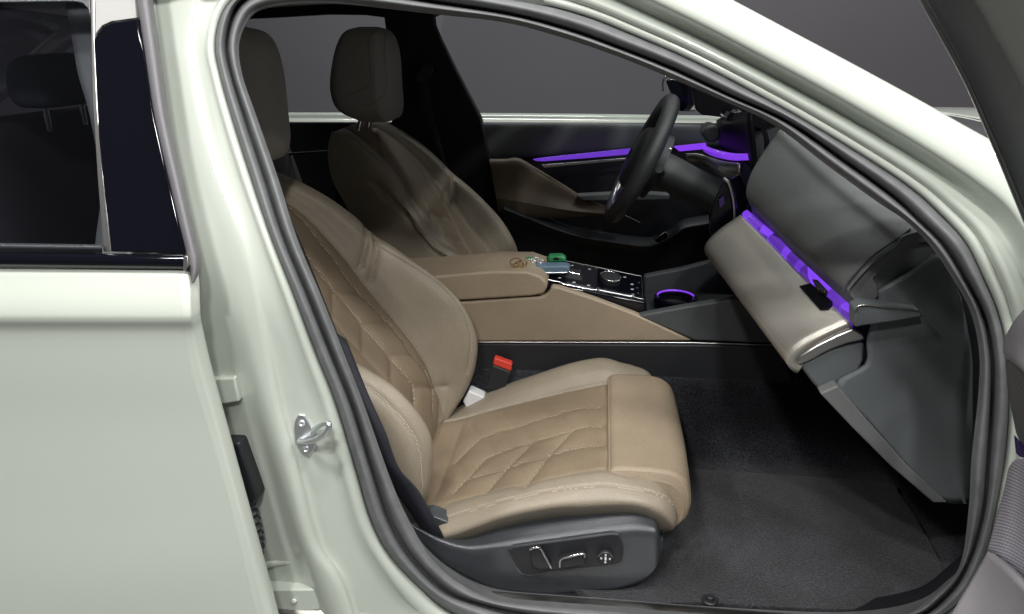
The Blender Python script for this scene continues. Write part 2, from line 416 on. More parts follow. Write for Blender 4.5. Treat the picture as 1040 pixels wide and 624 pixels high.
for i, (O, G_, I) in enumerate(ST):
    O = np.array(O, float)
    if i in RG:
        R, L = np.array(RG[i], float), np.array(LG[i], float); dp = max(0.0, min(1.0, (8-i)/3))
        q = [(O, .112), (O+(R-O)*.04, .088), (O+(R-O)*.16, .082), (O+(R-O)*.24, .096), (O+(R-O)*.55, .098), (O+(R-O)*.86, .096), (R, .093-.017*dp),
             (R+(L-R)*.16, .094-.01*dp), (R+(L-R)*.34, .098+.018*dp), (R+(L-R)*.6, .102+.022*dp), (L, .104+.024*dp), (L+(L-R)*.5, .108+.024*dp), (L+(L-R)*1.0, .11+.025*dp)]
        row = [S(a[0], a[1], f) for a, f in q]
    else:
        E_ = np.array(EG[i], float)
        q = [(0, .112), (.02, .090), (.06, .082), (.11, .086), (.18, .070), (.25, .073), (.33, .076), (.42, .064), (.52, .036), (.58, .026), (.80, .024), (1.0, .042)]
        if i in (0, 1, 36, 37, 38, 39, 40):
            q = [(0, .112), (.05, .085), (.12, .08), (.2, .08), (.3, .075), (.4, .06), (.5, .03), (.6, .01), (.7, 0), (.8, 0), (.9, 0), (1.0, .005)]
        row = [S(*(O+(E_-O)*t), f) for t, f in q]
        row.append(row[-1]+(np.array((0, .10, .0)) if i in range(16, 36) else np.array((0, .12, -.02))))
    rows.append(row)
body = loft('body', rows, 'paint', car, nu=5, nv=4, cu=True, smooth=80, flip=False)
body['label'] = 'pale painted door opening with B-pillar and A-pillar'
solidify(body, .004, -1)
# rubber door seal, two ribs
rows = []
for O, G_, I in ST:
    O, G_, I = (np.array(q, float) for q in (O, G_, I))
    l = lambda a, b, t: a+(b-a)*t
    q = [(O, .118), (l(O, G_, .12), .088), (l(O, G_, .45), .072), (l(O, G_, .8), .084), (G_, .112), (l(G_, I, .25), .09), (l(G_, I, .55), .084), (l(G_, I, .90), .096), (l(G_, I, .985), .108)]
    row = [S(a[0], a[1], f) for a, f in q]
    c = np.array((.05, 0, .78)); e = row[-1].copy(); d = (e-c); d[1] = 0; e2 = e+d*.07+np.array((0, .05, 0)); e3 = e+d*.12+np.array((0, .10, 0))
    rows.append(row+[e2, e3])
seal = loft('door_seal', rows, 'rubber', car, nu=5, nv=4, cu=True, smooth=80)
# inner lining behind the seal closes the cabin
rows = []
for O, G_, I in ST:
    e = S(I[0], I[1], .12); c = np.array((.05, 0, .78)); d = e-c; d[1] = 0
    rows.append([e+d*.05+np.array((0, .03, 0)), e+d*.12+np.array((0, .08, 0)), e+d*.16+np.array((0, .16, 0)), e+d*.2+np.array((0, .17, 0))])
loft('pillar_lining', rows, 'black_plastic', car, nu=6, nv=2, cu=True)
for pth in ([(198,354),(222,352),(242,356),(256,368),(265,392),(272,420)], [(212,434),(236,430),(256,430),(270,440)], [(258,580),(272,573),(300,570),(322,573),(334,582)]):
    tube('pressed_ridge', [S(a, b, .124) for a, b in pth], .0075, 'paint', body, 10, n=6)

# roof with headliner, windscreen, bonnet
rr = []
for X, zz in ((-2.6, 1.30), (-1.9, 1.40), (-1.2, 1.445), (-.5, 1.46), (-.05, 1.43), (.10, 1.39)):
    rr.append([(X, 1.36, zz-.055), (X, 1.45, zz-.015), (X, 1.75, zz+.02), (X, 2.1, zz+.03), (X, 2.45, zz+.02), (X, 2.75, zz-.015), (X, 2.84, zz-.055)])
rf = loft('roof', rr, ['paint', 'headliner'], car, 4, 4)
solidify(rf, .03, -1).modifiers[-1].material_offset = 1
ws = loft('windscreen', [[(.12, 1.42, 1.36), (.13, 2.1, 1.40), (.12, 2.78, 1.36)], [(.50, 1.36, 1.215), (.54, 2.1, 1.26), (.50, 2.84, 1.215)], [(.88, 1.29, 1.03), (.92, 2.1, 1.075), (.88, 2.91, 1.03)]], 'glass', car, 6, 6)
solidify(ws, .005)
hr = []
for X, zz in ((.955, 1.085), (1.15, 1.09), (1.5, 1.08), (1.9, 1.03), (2.4, .94)):
    hr.append([(X, 1.14, zz-.16), (X, 1.17, zz-.05), (X, 1.4, zz), (X, 2.1, zz+.03), (X, 2.8, zz), (X, 3.03, zz-.05), (X, 3.06, zz-.16)])
solidify(loft('bonnet', hr, 'paint', car, 5, 5), .006, -1)
cw = loft('cowl', [[(.86, 1.25, 1.035), (.90, 2.1, 1.075), (.86, 2.95, 1.035)], [(.90, 1.25, 1.04), (.935, 2.1, 1.08), (.90, 2.95, 1.04)], [(.96, 1.22, 1.05), (.975, 2.1, 1.095), (.96, 2.98, 1.05)]], 'black_plastic', car, 4, 8)
solidify(cw, .03, -1)
fr = []
for X, zz in ((.74, .99), (.95, .985), (1.3, .96), (1.8, .93), (2.4, .86)):
    fr.append([(X, 1.24, zz+.015), (X, 1.15, zz), (X, 1.11, zz-.06), (X, 1.10, zz-.2), (X, 1.10, zz-.45)])
solidify(loft('front_wing', fr, 'paint', car, 5, 5), .005, 1)

# ------------------------------------------------------------------ closed rear door
rows = []
for y, off in ((270, .022), (276, .010), (286, .003), (304, -.008), (318, -.0145), (326, -.014), (340, -.005), (380, 0), (440, .004), (520, .0), (600, -.01), (700, -.02)):
    ex = float(np.interp(y, [270, 288, 326, 360, 500, 556, 593, 623, 700], [186, 189, 191, 194, 235, 249, 257, 264, 284]))
    lip = float(np.interp(y, [270, 288, 326, 360, 500, 556, 593, 623, 700], [195, 196, 197.5, 204, 243, 258, 269, 275, 296]))
    row = [S(x, y, off) for x in np.linspace(-260, ex-16, 6)]+[S(ex-5, y, off+.0005), S(ex, y, off+.002), S((ex+lip)/2, y, off+.004), S(lip, y, off+.012)]
    e = row[-1]; row += [e+np.array((0, .02, 0)), e+np.array((-.012, .035, 0)), e+np.array((-.03, .036, 0))]
    rows.append(row)
rdoor = loft('rear_door', rows, 'paint', car, nu=6, nv=4, smooth=70)
rdoor['label'] = 'closed white rear door at the left'
plate('rear_window', [(-160, -90), (60, -90), (91, -80), (93, 38), (97, 100), (105, 251), (-160, 249)], 0, .005, 'tinted', rdoor, 0, fn=lambda a, b: S(a, b, .03))
plate('pillar_cover', [(95, 41), (99, 34), (105, 27), (114, 23), (138.5, 19.5), (147, 60), (156.5, 120), (169.5, 177), (181, 228), (187, 258), (113, 256), (106, 200), (100, 140)], 0, .012, 'gloss_black', rdoor, .002, fn=lambda a, b: S(a, b, .012))
plate('window_divider', [(92, -60), (96, -60), (96, 40), (99, 110), (105, 180), (113, 256), (105, 256), (99, 180), (94, 100), (92.5, 40)], 0, .012, 'satin', rdoor, .001, fn=lambda a, b: S(a, b, .014))
plate('frame_cover', [(96.5, -60), (122, -60), (137, 3), (138.5, 18.5), (113, 22), (104, 26), (98, 33), (96.5, 36)], 0, .012, 'frame_light', rdoor, .002, fn=lambda a, b: S(a, b, .014))
plate('frame_trim', [(-160, -30), (91.5, -30), (91.5, 20), (89, 9), (84, 4), (76, 2), (-160, 5)], 0, .014, 'trim_plastic', rdoor, .002, fn=lambda a, b: S(a, b, .018))
loft('belt_moulding', [[S(x, 256+x*.013, .012), S(x, 258+x*.013, .0), S(x, 264+x*.013, -.004), S(x, 269+x*.013, .0), S(x, 272+x*.012, .012)] for x in (-160, -60, 40, 120, 186)], 'gloss_black', rdoor, 3, 3, caps=True)
loft('window_seal', [[S(x, 247+(x*.015), .018), S(x, 248.5+x*.015, .006), S(x, 252+x*.012, .006), S(x, 256+x*.012, .016)] for x in (-160, -60, 20, 104)], 'trim_plastic', rdoor, 3, 3)
plate('moulding_cap', [(186, 260.5), (190.5, 260), (191, 270), (188, 275), (185.5, 275)], 0, .014, 'satin', rdoor, .001, fn=lambda a, b: S(a, b, -.006))
sr = []
for a, b_ in (((124, -90), (141, -90)), ((139, 0), (155, 0)), ((147.8, 60), (163.5, 60)), ((157, 120), (172, 120)), ((170, 177), (184.5, 177)), ((182, 228), (195.5, 226)), ((188, 252), (200, 246)), ((190.5, 266), (204, 262)), ((193, 277), (203, 276)), ((195, 286), (198, 287))):
    a = np.array(a, float); b_ = np.array(b_, float)
    sr.append([S(*(a+(b_-a)*t), o_) for t, o_ in ((0, .02), (.1, .004), (.5, -.001), (.85, .012), (1, .05), (1.0, .09))])
loft('frame_seal', sr, 'door_grey', rdoor, 5, 4, smooth=80)

# hardware on the B-pillar
def hinge(px, y0, name='hinge'):
    (a, b_, c, d) = px
    h = prism(name, [S(*q, .094) for q in (a, b_, c, d)], [S(*q, .094)+np.array((0, .05, 0)) for q in (a, b_, c, d)], 'paint', rdoor, .003)
    return h
h1 = hinge(((208, 386), (238, 384), (243, 408), (214, 413)), 0)
h2 = hinge(((262, 600), (321, 599), (325, 620), (268, 624)), 0)
bp_ = S(299, 610, .0935); disc('bolt', bp_, (0, -1, 0), .005, .004, 'white_plastic', h2, 6, .0008)
wb = prism('wiring_connector', [S(*q, .085) for q in ((222, 450), (243, 450), (262, 507), (255, 516), (240, 520))], [S(*q, .085)+np.array((0, .05, 0)) for q in ((222, 450), (243, 450), (262, 507), (255, 516), (240, 520))], 'black_plastic', car, .005)
pth = [S(x, y, .10) for x, y in ((249, 508), (255, 524), (259, 541), (260, 556), (257, 574))]
pth = cr(pth, 12); rb = [.013+.0035*math.cos(k*2*math.pi/5.0) for k in range(len(pth))]
tube('wiring_bellows', pth, rb, 'black_plastic', wb, 16)
# door striker
def striker():
    p0 = S(312, 443, .092); nrm = np.array((.35, -.93, .08)); nrm /= np.linalg.norm(nrm)
    out = [(303, 421), (309, 422), (315, 431), (321, 441), (320, 456), (313, 465), (305, 461), (299, 450), (297.5, 436), (299, 427)]
    fr = [S(a, b, .090) for a, b in out]; bk = [p+np.array((0, .03, 0)) for p in fr]
    s = prism('striker', fr, bk, 'steel', car, .002)
    u = S(306, 450, .088), S(333, 434, .040), S(334, 430, .040), S(314, 436, .090)
    a, b, c, d = u
    tube('striker_loop', [S(304, 448, .090), S(312, 448.5, .070), S(322, 446, .052), S(330, 440, .044), S(334, 434, .042), S(333, 430, .046), S(326, 431.5, .060), S(317, 438, .088)], .0048, 'steel', s, 12, n=5)
    for q in ((306.5, 430), (311, 456)): disc('bolt', S(*q, .0905), (.1, -1, .1), .006, .005, 'steel', s, 20, .001, prof=[(.0065, 0), (.006, .004), (.0032, .0042), (.003, .002)])
striker()

# ------------------------------------------------------------------ front seats
CY = 1.68
CUSH_STITCH = [[(460.8, 468.5), (487.7, 442.5), (502.1, 437.7), (524.2, 431.9), (553.1, 422.3), (576.2, 415.6), (591.5, 412.3), (609.8, 412.3)], [(459.8, 499.2), (476.2, 481.0), (491.5, 464.6), (503.1, 458.8), (520.4, 452.7), (541.5, 446.3), (562.7, 440.6), (581.0, 434.8), (595.4, 431.0), (610.8, 431.5)], [(476.2, 483.8), (493.5, 479.0), (512.7, 474.2), (533.8, 466.5), (555.0, 461.7), (576.2, 455.0), (593.5, 451.2), (610.8, 451.2)], [(492.5, 499.2), (513.7, 474.2), (534.8, 453.1)], [(531.9, 493.5), (557.9, 459.8), (581.0, 434.8)]]
CUSH_CREASE = [[(444.4, 499.2), (469.4, 430.4)], [(477.1, 431.0), (487.7, 442.5)], [(509.8, 419.4), (524.2, 431.9)], [(545.4, 408.8), (557.9, 419.4)], [(491.5, 445.4), (502.1, 457.9)], [(529.0, 434.8), (540.6, 446.3)], [(565.6, 421.3), (579.0, 432.9)], [(462.7, 468.5), (476.2, 481.9)]]
BACK_STITCH = [[(291.5, 205), (310.8, 225), (337.7, 258.8), (352.7, 280), (368.3, 299.1), (397.5, 328.2), (420.0, 358.5), (433.4, 376.5), (441.3, 392.2), (441.3, 419.1)], [(310.8, 255), (326, 276), (341.4, 294.6), (369.5, 328.2), (398.6, 363.0), (422.2, 392.2), (422.2, 419.1)]]
BACK_CREASE = [[(339.6, 295.7), (339.6, 323.8)], [(369.5, 329.4), (369.5, 357.4)], [(398.6, 363.0), (398.6, 387.7)], [(341.4, 293.9), (365.0, 296.8)], [(369.5, 328.2), (393.0, 328.2)], [(398.6, 360.3), (420.0, 359.7)], [(422.2, 392.2), (453.6, 393.3)], [(338.1, 321.5), (350.4, 338.3), (370.6, 360.8), (398.6, 390.0)]]
FAR_SEAM = [[(380,186),(411,217),(439,249),(465,280)], [(378,126),(384,150),(393,177),(408,202),(421,218)], [(429,171.5),(455,215),(470,244),(491,277)], [(452,168),(455,185),(450,207)], [(461,180),(462,198),(458,212)]]
FAR_CREASE = [[(439,215),(439,231)], [(439,215),(452,222)], [(455,238),(455,252)], [(455,238),(468,246)], [(430,203),(470,268)]]
def build_seat(near):
    dX, dY, dZ = (0, 0, 0) if near else (.075, .84, .025)
    T = np.array((dX, dY, dZ))
    def up(p): return np.asarray(p, float)+T
    # ---- base: plastic side valance and frame (the part the rest hangs on)
    tr = [(402,520),(427,531),(450,541),(476,543),(538,529),(600,518.5),(640,514),(660,519),(669,526),(672.5,553),(669,572),(656,592),(600,601),(540,606),(514,602),(459,577),(439,558),(420,540)]
    if near:
        cols = [(404,520,527),(414,527,538),(432,534,556),(452,540.5,573),(476,543,587),(506,535.5,600),(540,528.5,605.5),(580,522,603),(620,516.5,600),(642,515,594.5),(658,518,587),(667,525,576),(671,541,562)]
        R = []
        for k, (x, a, b) in enumerate(cols):
            h = b-a; e = .016 if k in (0, len(cols)-1) else 0
            R.append([P(x, a+1, 1.44), P(x, a-2, 1.400+e), P(x, a+h*.03, 1.382+e), P(x, a+h*.17, 1.357+e), P(x, a+h*.32, 1.338+e), P(x, a+h*.6, 1.337+e), P(x, a+h*.9, 1.338+e), P(x, b, 1.346+e), P(x, b+1, 1.40)])
        R = [[p+np.array((-.003, .05, 0)) for p in R[0]]]+R+[[p+np.array((.006, .012, 0)) for p in R[-1]], [p+np.array((.002, .06, 0)) for p in R[-1]]]
        base = loft('passenger_seat', R, 'trim_plastic', car, 6, 4, smooth=60)
        base['label'] = 'brown leather front passenger seat nearest the open door'
    else:
        b = Bag(); b.box(up((-.08, 1.68, .30)), (.5, .50, .14)); base = b.build('driver_seat', 'black_plastic', car, .02)
        base['label'] = "brown leather driver's seat behind the console"
    if near:
        plate('lower_valance', [(470,588),(516,607),(600,603),(652,597),(648,609),(636,612),(560,618),(500,614)], 1.365, .05, 'black_plastic', base, .003)
        sp = plate('switch_panel', [(516,559),(522,556),(622,542.5),(628,544),(632,552),(633,562),(631,571),(626,573),(537,584),(530,582),(524,575)], 1.331, .01, 'black_plastic', base, .002)
        plate('panel_rim', [(515,559),(521,555),(622,541.5),(629,543),(633,552),(634,562),(632,572),(626,574.5),(537,585.5),(529,583.5),(523,576)], 1.3325, .01, 'trim_plastic', base, .001)
        sw = plate('backrest_switch', [(537,560),(549,557),(560,577),(548,580),(540,575)], 1.315, .018, 'black_plastic', base, .003)
        tube('switch_trim', [P(a, b, 1.313) for a, b in ((538,558),(543,556.5),(549,557.5),(554,566),(560,577))], .0026, 'chrome', base, 8, n=4)
        plate('height_switch', [(568,569),(592,563.5),(595,566),(594.5,574),(572,578.5),(568,576)], 1.315, .018, 'black_plastic', base, .003)
        tube('switch_trim', [P(a, b, 1.312) for a, b in ((568.5,576),(569,569),(575,566.5),(592,562.5),(594,566))], .0024, 'chrome', base, 8, n=4)
        kc = P(615, 565, 1.329)
        disc('lumbar_knob', kc, (0, -1, 0), .016, .008, 'black_plastic', base, 40, .001, prof=[(.0165, 0), (.016, .006), (.0145, .008), (.012, .0075)])
        tube('knob_ring', [kc+np.array((.0148*math.cos(a), -.008, .0148*math.sin(a))) for a in np.linspace(.2, math.pi-.2, 14)], .0009, 'satin', base, 6)
        m = Bag()
        for a in range(4):
            u = np.array((math.cos(a*math.pi/2), 0, math.sin(a*math.pi/2))); m.box(kc+u*.0085+np.array((0, -.0082, 0)), (.0035, .001, .0035))
        m.box(kc+np.array((0, -.0082, .0)), (.004, .001, .0075)); m.build('knob_mark', 'white_plastic', base)
        plate('seat_bracket', [(417,527),(436,523),(470,536),(474,541),(462,543.5),(445,543)], 1.368, .04, 'trim_plastic', base, .003)
        plate('rail_cover', [(470,408),(476,397),(492,404),(486,413),(476,420)], 1.93, .04, 'white_plastic', base, .004)
    # ---- cushion
    Xs = [-.44, -.36, -.275, -.17, -.07, .0, .037, .075]
    zi = [.335, .352, .382, .418, .450, .470, .477, .462]
    nb = [-.03, -.012, .008, .014, .014, .012, .008, .018]          # near bolster above the insert
    fb = [-.02, -.004, .014, .028, .040, .040, .034, .040]        # far bolster
    zl = [.32, .325, .352, .402, .433, .443, .448, .451]
    ctrl = []
    for X, z, n_, f_, l_ in zip(Xs, zi, nb, fb, zl):
        ctrl.append([(X, 1.40, l_-.06), (X, 1.362, l_-.012), (X, 1.352, l_+.012), (X, 1.372, (l_+z+n_)/2+.012), (X, 1.405, z+n_+.002), (X, 1.432, z+n_*.6), (X, 1.452, z-.004), (X, 1.52, z+.002), (X, 1.60, z-.002), (X, 1.68, z-.004), (X, 1.76, z-.002), (X, 1.84, z+.001), (X, 1.868, z-.002), (X, 1.90, z+f_*.75), (X, 1.945, z+f_), (X, 1.985, z+f_*.4), (X, 1.995, z-.04), (X, 1.96, z-.12)])
    ctrl += [[(.11, 1.40, .385), (.11, 1.360, .437), (.11, 1.351, .461), (.11, 1.372, .474), (.11, 1.405, .476), (.11, 1.432, .470), (.11, 1.452, .440)]+[(.11, y, .40) for y in (1.52, 1.60, 1.68, 1.76, 1.84)]+[(.11, 1.868, .43), (.11, 1.90, .478), (.11, 1.945, .494), (.11, 1.985, .47), (.11, 1.995, .43), (.11, 1.96, .36)],
             [(.145, 1.40, .362), (.15, 1.364, .415), (.152, 1.357, .441), (.15, 1.377, .459), (.148, 1.408, .463), (.145, 1.434, .457), (.14, 1.452, .43)]+[(.14, y, .39) for y in (1.52, 1.60, 1.68, 1.76, 1.84)]+[(.14, 1.868, .42), (.145, 1.90, .462), (.15, 1.945, .476), (.148, 1.985, .45), (.14, 1.99, .41), (.13, 1.96, .35)],
             [(.16, 1.42, .350), (.172, 1.378, .388), (.177, 1.374, .410), (.176, 1.392, .430), (.172, 1.418, .434), (.166, 1.438, .428), (.155, 1.452, .405)]+[(.15, y, .37) for y in (1.52, 1.60, 1.68, 1.76, 1.84)]+[(.155, 1.868, .39), (.165, 1.90, .42), (.17, 1.94, .43), (.165, 1.975, .41), (.155, 1.98, .38), (.14, 1.95, .34)],
             [(.15, 1.44, .345), (.172, 1.415, .358), (.182, 1.410, .376), (.182, 1.420, .392), (.178, 1.432, .396), (.17, 1.442, .392), (.158, 1.452, .378)]+[(.15, y, .355) for y in (1.52, 1.60, 1.68, 1.76, 1.84)]+[(.15, 1.868, .36), (.155, 1.90, .37), (.16, 1.93, .375), (.155, 1.955, .37), (.15, 1.96, .355), (.14, 1.94, .335)]]
    G = dense(ctrl, 18, 12); nu, nv = G.shape[:2]
    fc = grid_faces(nu, nv, flip=False); vv = G.reshape(-1, 3)
    nn = normals(vv, fc)
    sgn = np.sign(nn[len(nn)//2][2]) or 1; nn = nn*sgn
    bv = bvh_of(vv, fc)
    seams = [trace(l, bv, 0) for l in CUSH_STITCH]; crease = [trace(l, bv, 0) for l in CUSH_CREASE]; crease = [q for q in crease if len(q) > 1]
    edge = [np.array([G[i, 6*12] for i in range(112)]), np.array([G[i, 12*12] for i in range(112)])]
    dbl = np.array([G[i, 3*12+3] for i in range(nu)])
    vv = groove(vv, [q for q in seams if len(q) > 1], .0042, .0048, nn, .005, .022); vv = groove(vv, crease, .0022, .0045, nn, .0022, .018)
    vv = groove(vv, edge, .005, .006, nn); vv = groove(vv, [dbl], .0025, .004, nn)
    G = vv.reshape(nu, nv, 3); mi = [1 if 6*12 <= j < 12*12 and i < 118 else 0 for i in range(nu-1) for j in range(nv-1)]
    bv = bvh_of(vv, fc)
    low = np.array((0, 0, 0 if near else -.075))
    link('seat_cushion', [up(p)+low for p in vv], fc, ['leather', 'leather_insert'], base, 80, mi=mi, uvs=grid_uv(G))
    if near:
        seam_parts('stitching', seams, bv, 'thread', base, r=.0007)
        for sh in (-.004, .004): seam_parts('stitching', [dbl], bv, 'pale_thread', base, shift=sh, L=.0036, gap=.0022)
        seam_parts('stitching', edge[:1], bv, 'thread', base, shift=.004); seam_parts('stitching', edge[1:], bv, 'thread', base, shift=-.004)
    # ---- front of the near bolster wrapping round, and thigh support
    prof = [(.040, .468), (.043, .482), (.055, .490), (.09, .492), (.14, .491), (.178, .484), (.203, .464), (.214, .43), (.215, .40), (.205, .375), (.17, .35), (.10, .34), (.045, .345)]
    ctrl = []
    for Y, sx, dz in ((1.425, .90, -.012), (1.435, .97, -.003), (1.46, 1.0, .0), (1.56, 1.02, .002), (1.66, 1.03, .002), (1.76, 1.02, .004), (1.85, 1.0, .008), (1.885, .97, .006), (1.90, .88, -.006)):
        ctrl.append([(.04+(x-.04)*sx, Y, .42+(z-.42)*(1 if 1.43 < Y < 1.89 else .86)+dz) for x, z in prof])
    G = dense(ctrl, 8, 8, cv=True); n0, n1 = G.shape[:2]
    fc = grid_faces(n0, n1, False, True)+[tuple(range(n1)), tuple((n0-1)*n1+k for k in reversed(range(n1)))]
    vv = G.reshape(-1, 3)
    link('thigh_support', [up(p)+low for p in vv], fc, 'leather_brown', base, 75)
    if near:
        seam_parts('stitching', [np.array([G[6, k] for k in range(0, 7*8)])], bvh_of(vv, fc), 'thread', base, L=.0036, gap=.0022)
    # ---- backrest
    #      z     Xins   Xbol   half width
    lv = [(.335, -.405, -.385, .275), (.40, -.402, -.345, .297), (.47, -.418, -.318, .303), (.56, -.462, -.312, .303), (.65, -.530, -.348, .303), (.72, -.582, -.415, .302),
          (.78, -.622, -.495, .30), (.83, -.660, -.570, .296), (.885, -.703, -.628, .288), (.935, -.748, -.688, .272), (.975, -.79, -.748, .25), (1.005, -.83, -.805, .22), (1.022, -.872, -.868, .195),
          (1.012, -.882, -.882, .185), (.97, -.885, -.885, .21), (.90, -.872, -.872, .24), (.7, -.765, -.765, .265), (.45, -.605, -.605, .265), (.34, -.545, -.545, .25)]
    bz, bx = [.34, .45, .7, .90, .97, 1.03], [-.545, -.605, -.765, -.872, -.885, -.885]
    ctrl = []
    for k, (z, xi, xb, hw) in enumerate(lv):
        if not near: xb = xi+(xb-xi)*.62; hw *= .965
        d = xb-xi; t = .11 if k < 10 else (.05 if k < 12 else .02)
        half = [(-hw*.94, float(np.interp(z, bz, bx))), (-hw, xi+d*.35-t*.25), (-hw+.008, xi+d*.78), (-hw+.038, xi+d*.99), (-hw+.068, xi+d*.86), (-(hw-.088), xi+d*.28), (-(hw-.108), xi-.002), (-.62*(hw-.108), xi+.002), (-.3*(hw-.108), xi), (0, xi-.003)]
        if k >= 12: half = [(y, x if i else x+.0) for i, (y, x) in enumerate(half)]
        full = half+[(-y, x) for y, x in reversed(half[:-1])]
        cut = float(np.interp(z, [.40, .56, .66, .72, .78, .9], [0, .02, .05, .085, .06, 0]))
        full = [(y, x-(cut if j in (2, 3, 4) else 0)) for j, (y, x) in enumerate(full)]
        ctrl.append([(x, CY+y, z) for y, x in full])
    nu_, nv_ = (14, 10) if near else (10, 8)
    G = dense(ctrl, nu_, nv_)+T; nu, nv = G.shape[:2]; fc = grid_faces(nu, nv); vv = G.reshape(-1, 3)
    nn = normals(vv, fc); bv = bvh_of(vv, fc)
    q = nn[(4*nu_)*nv+9*nv_]; nn = nn*(1 if q[0] > 0 else -1)
    cl = lambda ls, n: [q for q in (trace(l, bv, n) for l in ls) if len(q) > 1]
    lim = 12*nu_
    edge = [np.array([G[i, 6*nv_] for i in range(lim)]), np.array([G[i, 12*nv_] for i in range(lim)])]
    pipe = [np.array([G[i, 16*nv_-2] for i in range(nu_, lim)]), np.array([G[i, 2*nv_+2] for i in range(nu_, lim)])]
    if near:
        seams, crease = cl(BACK_STITCH, 0), cl(BACK_CREASE, 0)
        wing = cl(([(372.3,227),(373.3,237.7),(369.4,257),(365.6,270.4)], [(382,239.6),(382.9,251),(380,268.5),(376,284.8)], [(385,248),(418,267.5),(442,283.5),(459,299),(471,316),(478,336),(479,356),(475,378)]), 6)
    else: seams, crease, wing = cl(FAR_SEAM, 6), cl(FAR_CREASE, 0), []
    vv = groove(vv, seams, .0055 if near else .008, .0048 if near else .007, nn, .0045 if near else .001, .018)
    if crease: vv = groove(vv, crease, .0042 if near else .006, .0045 if near else .006, nn, .004, .018)
    vv = groove(vv, edge, .007, .008, nn)
    if wing: vv = groove(vv, wing[:2], .009, .0065, nn, .003, .02); vv = groove(vv, wing[2:], .004, .005, nn)
    vv = groove(vv, pipe, .004, .0055, nn)
    G = vv.reshape(nu, nv, 3); bv = bvh_of(vv, fc)
    mi = [(2 if i >= 14*nu_ else (1 if 6*nv_ <= j < 12*nv_ else 0)) for i in range(nu-1) for j in range(nv-1)]
    link('backrest', vv, fc, ['leather', 'leather_insert', 'black_plastic'], base, 80, mi=mi, uvs=grid_uv(G))
    tm = 'pale_thread' if near else 'thread'; TT = None
    seam_parts('stitching', seams+wing, bv, tm, base, TT, r=.0007 if near else .0011)
    seam_parts('stitching', pipe, bv, 'pale_thread' if near else tm, base, TT, L=.0036, gap=.0022)
    seam_parts('stitching', edge[1:], bv, tm, base, TT, shift=-.004)
    # ---- head restraint
    hx, hz = (-.800, 1.205) if near else (-.815, 1.178)
    ctrl = []
    for t, ax, ay, sx in ((-.140, .020, .06, .040), (-.134, .050, .098, .034), (-.10, .086, .124, .006), (-.04, .094, .134, -.004), (.04, .087, .132, .002), (.10, .072, .122, .008), (.130, .052, .10, .010), (.142, .02, .05, .010)):
        r_ = []
        for k in range(24):
            a = 2*math.pi*k/24; e = .42
            ca, sa = math.cos(a), math.sin(a)
            r_.append((hx+sx+.02*(t/.12)*0+ax*math.copysign(abs(ca)**e, ca), CY+ay*math.copysign(abs(sa)**e, sa), hz+t))
        ctrl.append(r_)
    G = dense(ctrl, 6, 3, cv=True); n0, n1 = G.shape[:2]
    fc = grid_faces(n0, n1, False, True)+[tuple(reversed(range(n1))), tuple((n0-1)*n1+k for k in range(n1))]
    vv = np.array([up(p) for p in G.reshape(-1, 3)]); bv = bvh_of(vv, fc)
    lines = []
    if not near:
        lines = [trace(l, bv) for l in ([(379,32),(374,40),(375,60),(376,78),(374,87),(364,93),(352,97)], [(396,31),(391,36),(391,60),(393,84),(390,96),(380,105),(370,108)])]
        lines = [q for q in lines if len(q) > 1]
        nn = normals(vv, fc); vv = groove(vv, lines, .003, .004, nn*(1 if np.dot(nn[n1*n0//2], vv[n1*n0//2]-vv.mean(0)) > 0 else -1))
    hr_ = link('head_restraint', vv, fc, 'headrest', base, 60)
    if lines:
        seam_parts('stitching', lines, bvh_of(vv, fc), 'dark_thread', base, L=.005, gap=.002)
    for s in (-1, 1):
        tube('headrest_post', [up((hx-.005, CY+s*.055, hz-.10)), up((hx-.03, CY+s*.055, 1.0))], .007, 'chrome', base, 12)
    return base
seat = build_seat(True)
seat2 = build_seat(False)
# buckle of the near seat
bk = prism('belt_buckle', [P(a, b, 1.95) for a, b in ((500,371),(519,378),(511,400),(494,395))], [P(a, b, 1.95)+np.array((.0, .03, 0)) for a, b in ((500,371),(519,378),(511,400),(494,395))], 'black_plastic', seat, .004)
prism('release_button', [P(a, b, 1.952) for a, b in ((502,363.5),(520,370),(519,377.5),(500.5,370.5))], [P(a, b, 1.952)+np.array((0, .024, 0)) for a, b in ((502,363.5),(520,370),(519,377.5),(500.5,370.5))], 'red', seat, .003)
prism('buckle_stalk', [P(a, b, 1.955) for a, b in ((496,394),(507,398),(498,425),(490,420))], [P(a, b, 1.955)+np.array((0, .012, 0)) for a, b in ((496,394),(507,398),(498,425),(490,420))], 'belt', seat, .002)
# belt webbing running down between seal and bolster
bw_ = []
for (a, b), (c, d), Y in (((330,330),(352,345),1.42), ((352,385),(374,400),1.37), ((368,425),(392,440),1.345), ((383,465),(405,475),1.335), ((402,500),(426,500),1.335), ((424,532),(447,538),1.338), ((436,556),(452,552),1.36)):
    bw_.append([P(a, b, Y+.01), P((a+c)/2, (b+d)/2, Y-.002), P(c, d, Y)])
solidify(loft('seat_belt', bw_, 'belt', car, 6, 4), .0015)
